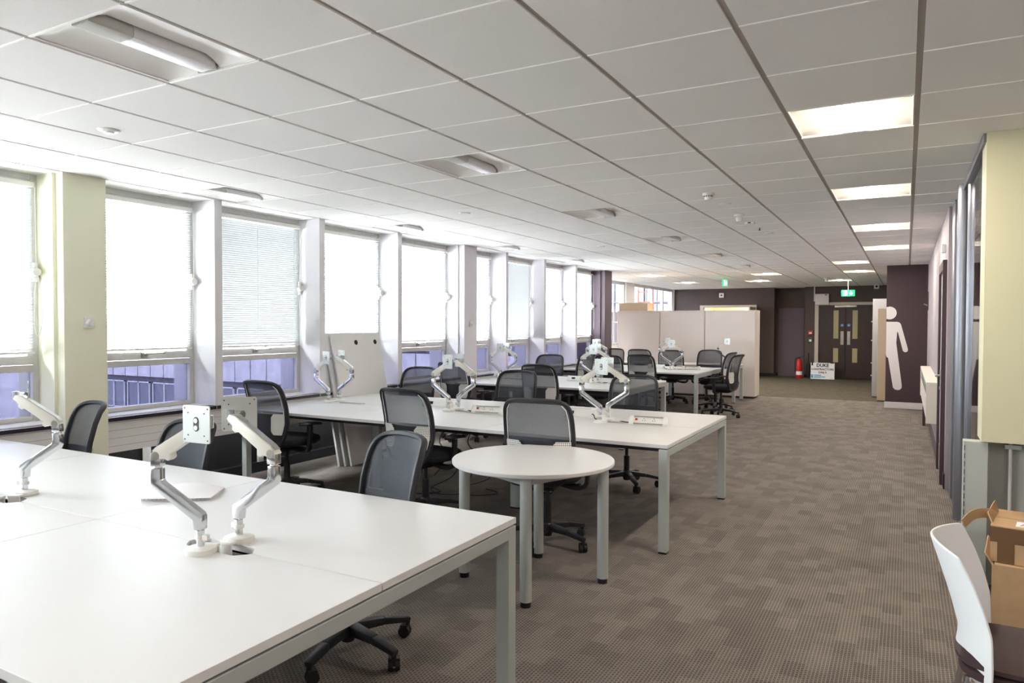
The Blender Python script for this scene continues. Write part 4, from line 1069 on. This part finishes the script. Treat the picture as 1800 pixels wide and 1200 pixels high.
# cable tangle under bench 2
q = MB()
random.seed(3)
for k in range(5):
    x = -3.9+.12*k; y = 5.3+.05*k
    P_ = [(x, y, .60), (x-.03, y-.06, .45), (x+.10, y+.03, .28), (x-.10+.05*k, y+.1, .12), (x-.18, y+.02, .008), (x+.05, y-.14, .007), (x+.22, y+.04, .007), (x+.04, y+.14, .007)]
    q.tube(catmull(P_[:(8 if k % 2 == 0 else 4)], 5), .004, 6)
tag(q.build('loose_cable', M['ink']), 'black cables dangling under the second bench and coiled on the carpet', 'cable')

# cardboard boxes
def cbox(name_lab, x0, y0, w, d, h, z, rz, tape=True, flaps=(1, 1, 1, 1), open_=False):
    t = thing('cardboard_box', name_lab, 'box', (x0, y0, z), rz)
    th = .006; q = MB()
    q.box((0, 0, 0), (w, th, h)); q.box((0, d-th, 0), (w, d, h)); q.box((0, th, 0), (th, d-th, h)); q.box((w-th, th, 0), (w, d-th, h)); q.box((th, th, 0), (w-th, d-th, th))
    q.build('carton', M['card'], t, smooth=False)
    return t
c1 = cbox('large plain cardboard box on the floor under the taped box, right edge', .385, 4.22, .62, .42, .345, 0, math.radians(-7))
q = MB(); q.beam((.0, .20, .345), (-.03, .20, .395), .36, .006, up=(1, 0, 1)); q.build('flap', M['card_in'], c1)
q = MB(); q.beam((.31, .0, .345), (.31, .17, .352), .60, .005); q.build('flap', M['card_in'], c1)
q = MB(); q.beam((.31, .42, .345), (.31, .25, .350), .60, .005); q.build('flap', M['card_in'], c1)
c2 = cbox('taped cardboard box with a white label on top, stacked on the plain box', .38, 4.26, .52, .40, .175, .352, math.radians(-10))
q = MB(); q.box((.0, .0, .175), (.52, .195, .18)); q.build('flap', M['card'], c2, smooth=False)
q = MB(); q.box((.0, .205, .175), (.52, .40, .18)); q.build('flap', M['card'], c2, smooth=False)
q = MB(); q.add([(.0, .05, .18), (.0, .35, .18), (-.015, .33, .235), (-.02, .06, .225), (.006, .05, .18), (.006, .35, .18), (-.009, .33, .24), (-.014, .06, .23)], [(0, 1, 2, 3), (7, 6, 5, 4), (0, 3, 7, 4), (1, 5, 6, 2), (2, 6, 7, 3), (0, 4, 5, 1)]); q.build('flap', M['card_in'], c2)
q = MB(); q.tube(catmull([(.01, .12, .195), (-.03, .10, .215), (-.08, .05, .205), (-.115, .0, .165)], 4), 0, sec=(.006, .05), up=(0, 0, 1)); q.build('torn_strip', M['card_in'], c2)
q = MB(); q.box((.0, -.0015, .10), (.52, 0, .175)); q.box((.03, -.002, 0), (.10, -.0005, .175)); q.box((-.0015, .16, .02), (0, .24, .175)); q.build('packing_tape', M['tape'], c2, smooth=False)
q = MB(); q.box((.10, .04, .1805), (.36, .15, .1815)); lb = q.build('address_label', M['paper'], c2, smooth=False)
q = MB()
for k in range(4): q.tube([(.12+.045*k, .06, .1825), (.135+.045*k, .11, .1825), (.15+.045*k, .07, .1825), (.16+.045*k, .12, .1825)], .0012, 5)
q.build('handwriting', M['ink'], lb)
bag = MB(); random.seed(5)
def fnb(u, v):
    a = 2*PI*u; r = .07*math.sin(PI*min(.999, max(.001, v)))*(1+.25*math.sin(5*a+3*v)*math.sin(7*v)); return (.27+1.3*r*math.cos(a), .25+r*math.sin(a), .183+.055*v)
bag.grid(fnb, 24, 8); bg = bag.build('plastic_bag', see_through('thin_plastic', (60, 62, 66), .35, .15)); bg.location = (.385, 4.30, .352); tag(bg, 'crumpled dark plastic bag lying on the taped cardboard box', 'bag')

# conduit and bracket under the lime wall
t = thing('service_pipe', 'thin pale vertical pipe under the lime wall at the right edge', 'pipe', (.535, 4.99, 0))
q = MB(); q.cyl((0, 0, 0), (0, 0, .855), .009, n=12); q.build('pipe', M['skirting'], t); q = MB(); q.box((-.03, -.02, .815), (.05, .03, .84)); q.build('pipe_bracket', M['boxgrey'], t, bevel=.002)

# white plastic chair, faces +X
wc = thing('plastic_chair', 'white curved plastic chair with a brown seat pad at the bottom right corner', 'chair', (.36, 2.86, 0), math.radians(-4))
def lerp_tab(T, z):
    for (a, x0), (b, x1) in zip(T[:-1], T[1:]):
        if z <= b: return x0+(x1-x0)*(z-a)/(b-a)
    return T[-1][1]
def bk(u, v):
    s_ = 2*u-1; z = .37+.43*v
    ex = lerp_tab([(.36, -.095), (.43, -.088), (.555, -.092), (.64, -.115), (.72, -.145), (.81, -.190)], z)
    cx = lerp_tab([(.36, -.150), (.39, -.180), (.42, -.192), (.50, -.180), (.595, -.205), (.69, -.235), (.81, -.275)], z)
    k = abs(s_)**1.7
    return (cx+(ex-cx)*k, s_*(.238-.02*(1-v)**2), z+.012*(1-k)*v)
q = MB(); q.grid(bk, 20, 16, .011); o = q.build('back_shell', M['chairwhite'], wc)
sd = o.modifiers.new('soften', 'SUBSURF'); sd.levels = 1; sd.render_levels = 1
q = MB(); q.superell([(.17, .19, .385, 0), (.19, .215, .40, 0), (.19, .218, .425, 0), (.18, .20, .43, 0)], n=32, p=.6); q.build('seat_shell', M['brownseat'], wc)
q = MB(); q.superell([(.175, .195, .43, .0), (.20, .215, .438, 0), (.20, .215, .452, 0), (.18, .19, .462, 0), (.09, .09, .465, 0)], n=32, p=.6); q.build('seat_pad', M['brownseat'], wc)
for sx, sy in ((-1, -1), (-1, 1), (1, -1), (1, 1)):
    q = MB(); q.cyl((sx*.16, sy*.17, .40), (sx*.23, sy*.22, .0), .011, n=12); q.build('leg', M['chrome'], wc)

# ================================================================== LIGHT
w = D.worlds.new('sky'); bpy.context.scene.world = w; w.use_nodes = True
bgn = w.node_tree.nodes['Background']; bgn.inputs[0].default_value = (.90, .95, 1.0, 1); bgn.inputs[1].default_value = SKY = 16.5
# daylight portals just outside each glazed bay (sampling aid for the sky, no light of their own)
def portal(x, y0, y1, z0, z1):
    l = D.lights.new('daylight', 'AREA'); l.shape = 'RECTANGLE'; l.size = z1-z0; l.size_y = y1-y0
    o = D.objects.new('daylight', l); COL.objects.link(o); o.location = (x, (y0+y1)/2, (z0+z1)/2)
    o.rotation_euler = (0, -PI/2, 0); l.cycles.is_portal = True
for a, b in bays: portal(XO-.03, a, b, .80, H)
portal(-6.65, 15.8, 17.75, 1.0, H); portal(-6.65, 18.4, 22.1, 1.0, H)
# room beyond the doorway has its own lamp
l = D.lights.new('room_lamp', 'AREA'); l.shape = 'SQUARE'; l.size = .6; l.energy = 45; l.color = (1, .84, .66)
o = D.objects.new('room_lamp', l); COL.objects.link(o); o.location = (-4.7, Y2+1.4, H-.03)

# ================================================================== CAMERA
F, yaw, pitch, roll, h = 1256.9, .5041, -.0242, .0025, 1.527
cy, sy, cp, sp, cr, sr = math.cos(yaw), math.sin(yaw), math.cos(pitch), math.sin(pitch), math.cos(roll), math.sin(roll)
f = Vector((-sy*cp, cy*cp, sp)); r = Vector((cy, sy, 0)); u = r.cross(f); r2 = cr*r+sr*u; u2 = -sr*r+cr*u
cam = D.cameras.new('camera'); co = D.objects.new('camera', cam); COL.objects.link(co)
co.matrix_world = Matrix(((r2.x, u2.x, -f.x, 0), (r2.y, u2.y, -f.y, 0), (r2.z, u2.z, -f.z, h), (0, 0, 0, 1)))
cam.sensor_width = 36; cam.lens = F/1800*36; cam.clip_start = .05; cam.clip_end = 300
S = bpy.context.scene; S.camera = co
S.view_settings.view_transform = 'Standard'; S.view_settings.look = 'None'; S.view_settings.gamma = 1; S.view_settings.use_curve_mapping = False
S.view_settings.exposure = 1.48
S.cycles.use_denoising = True; S.cycles.max_bounces = 10; S.cycles.diffuse_bounces = 6; S.cycles.transparent_max_bounces = 16; S.cycles.sample_clamp_indirect = 8
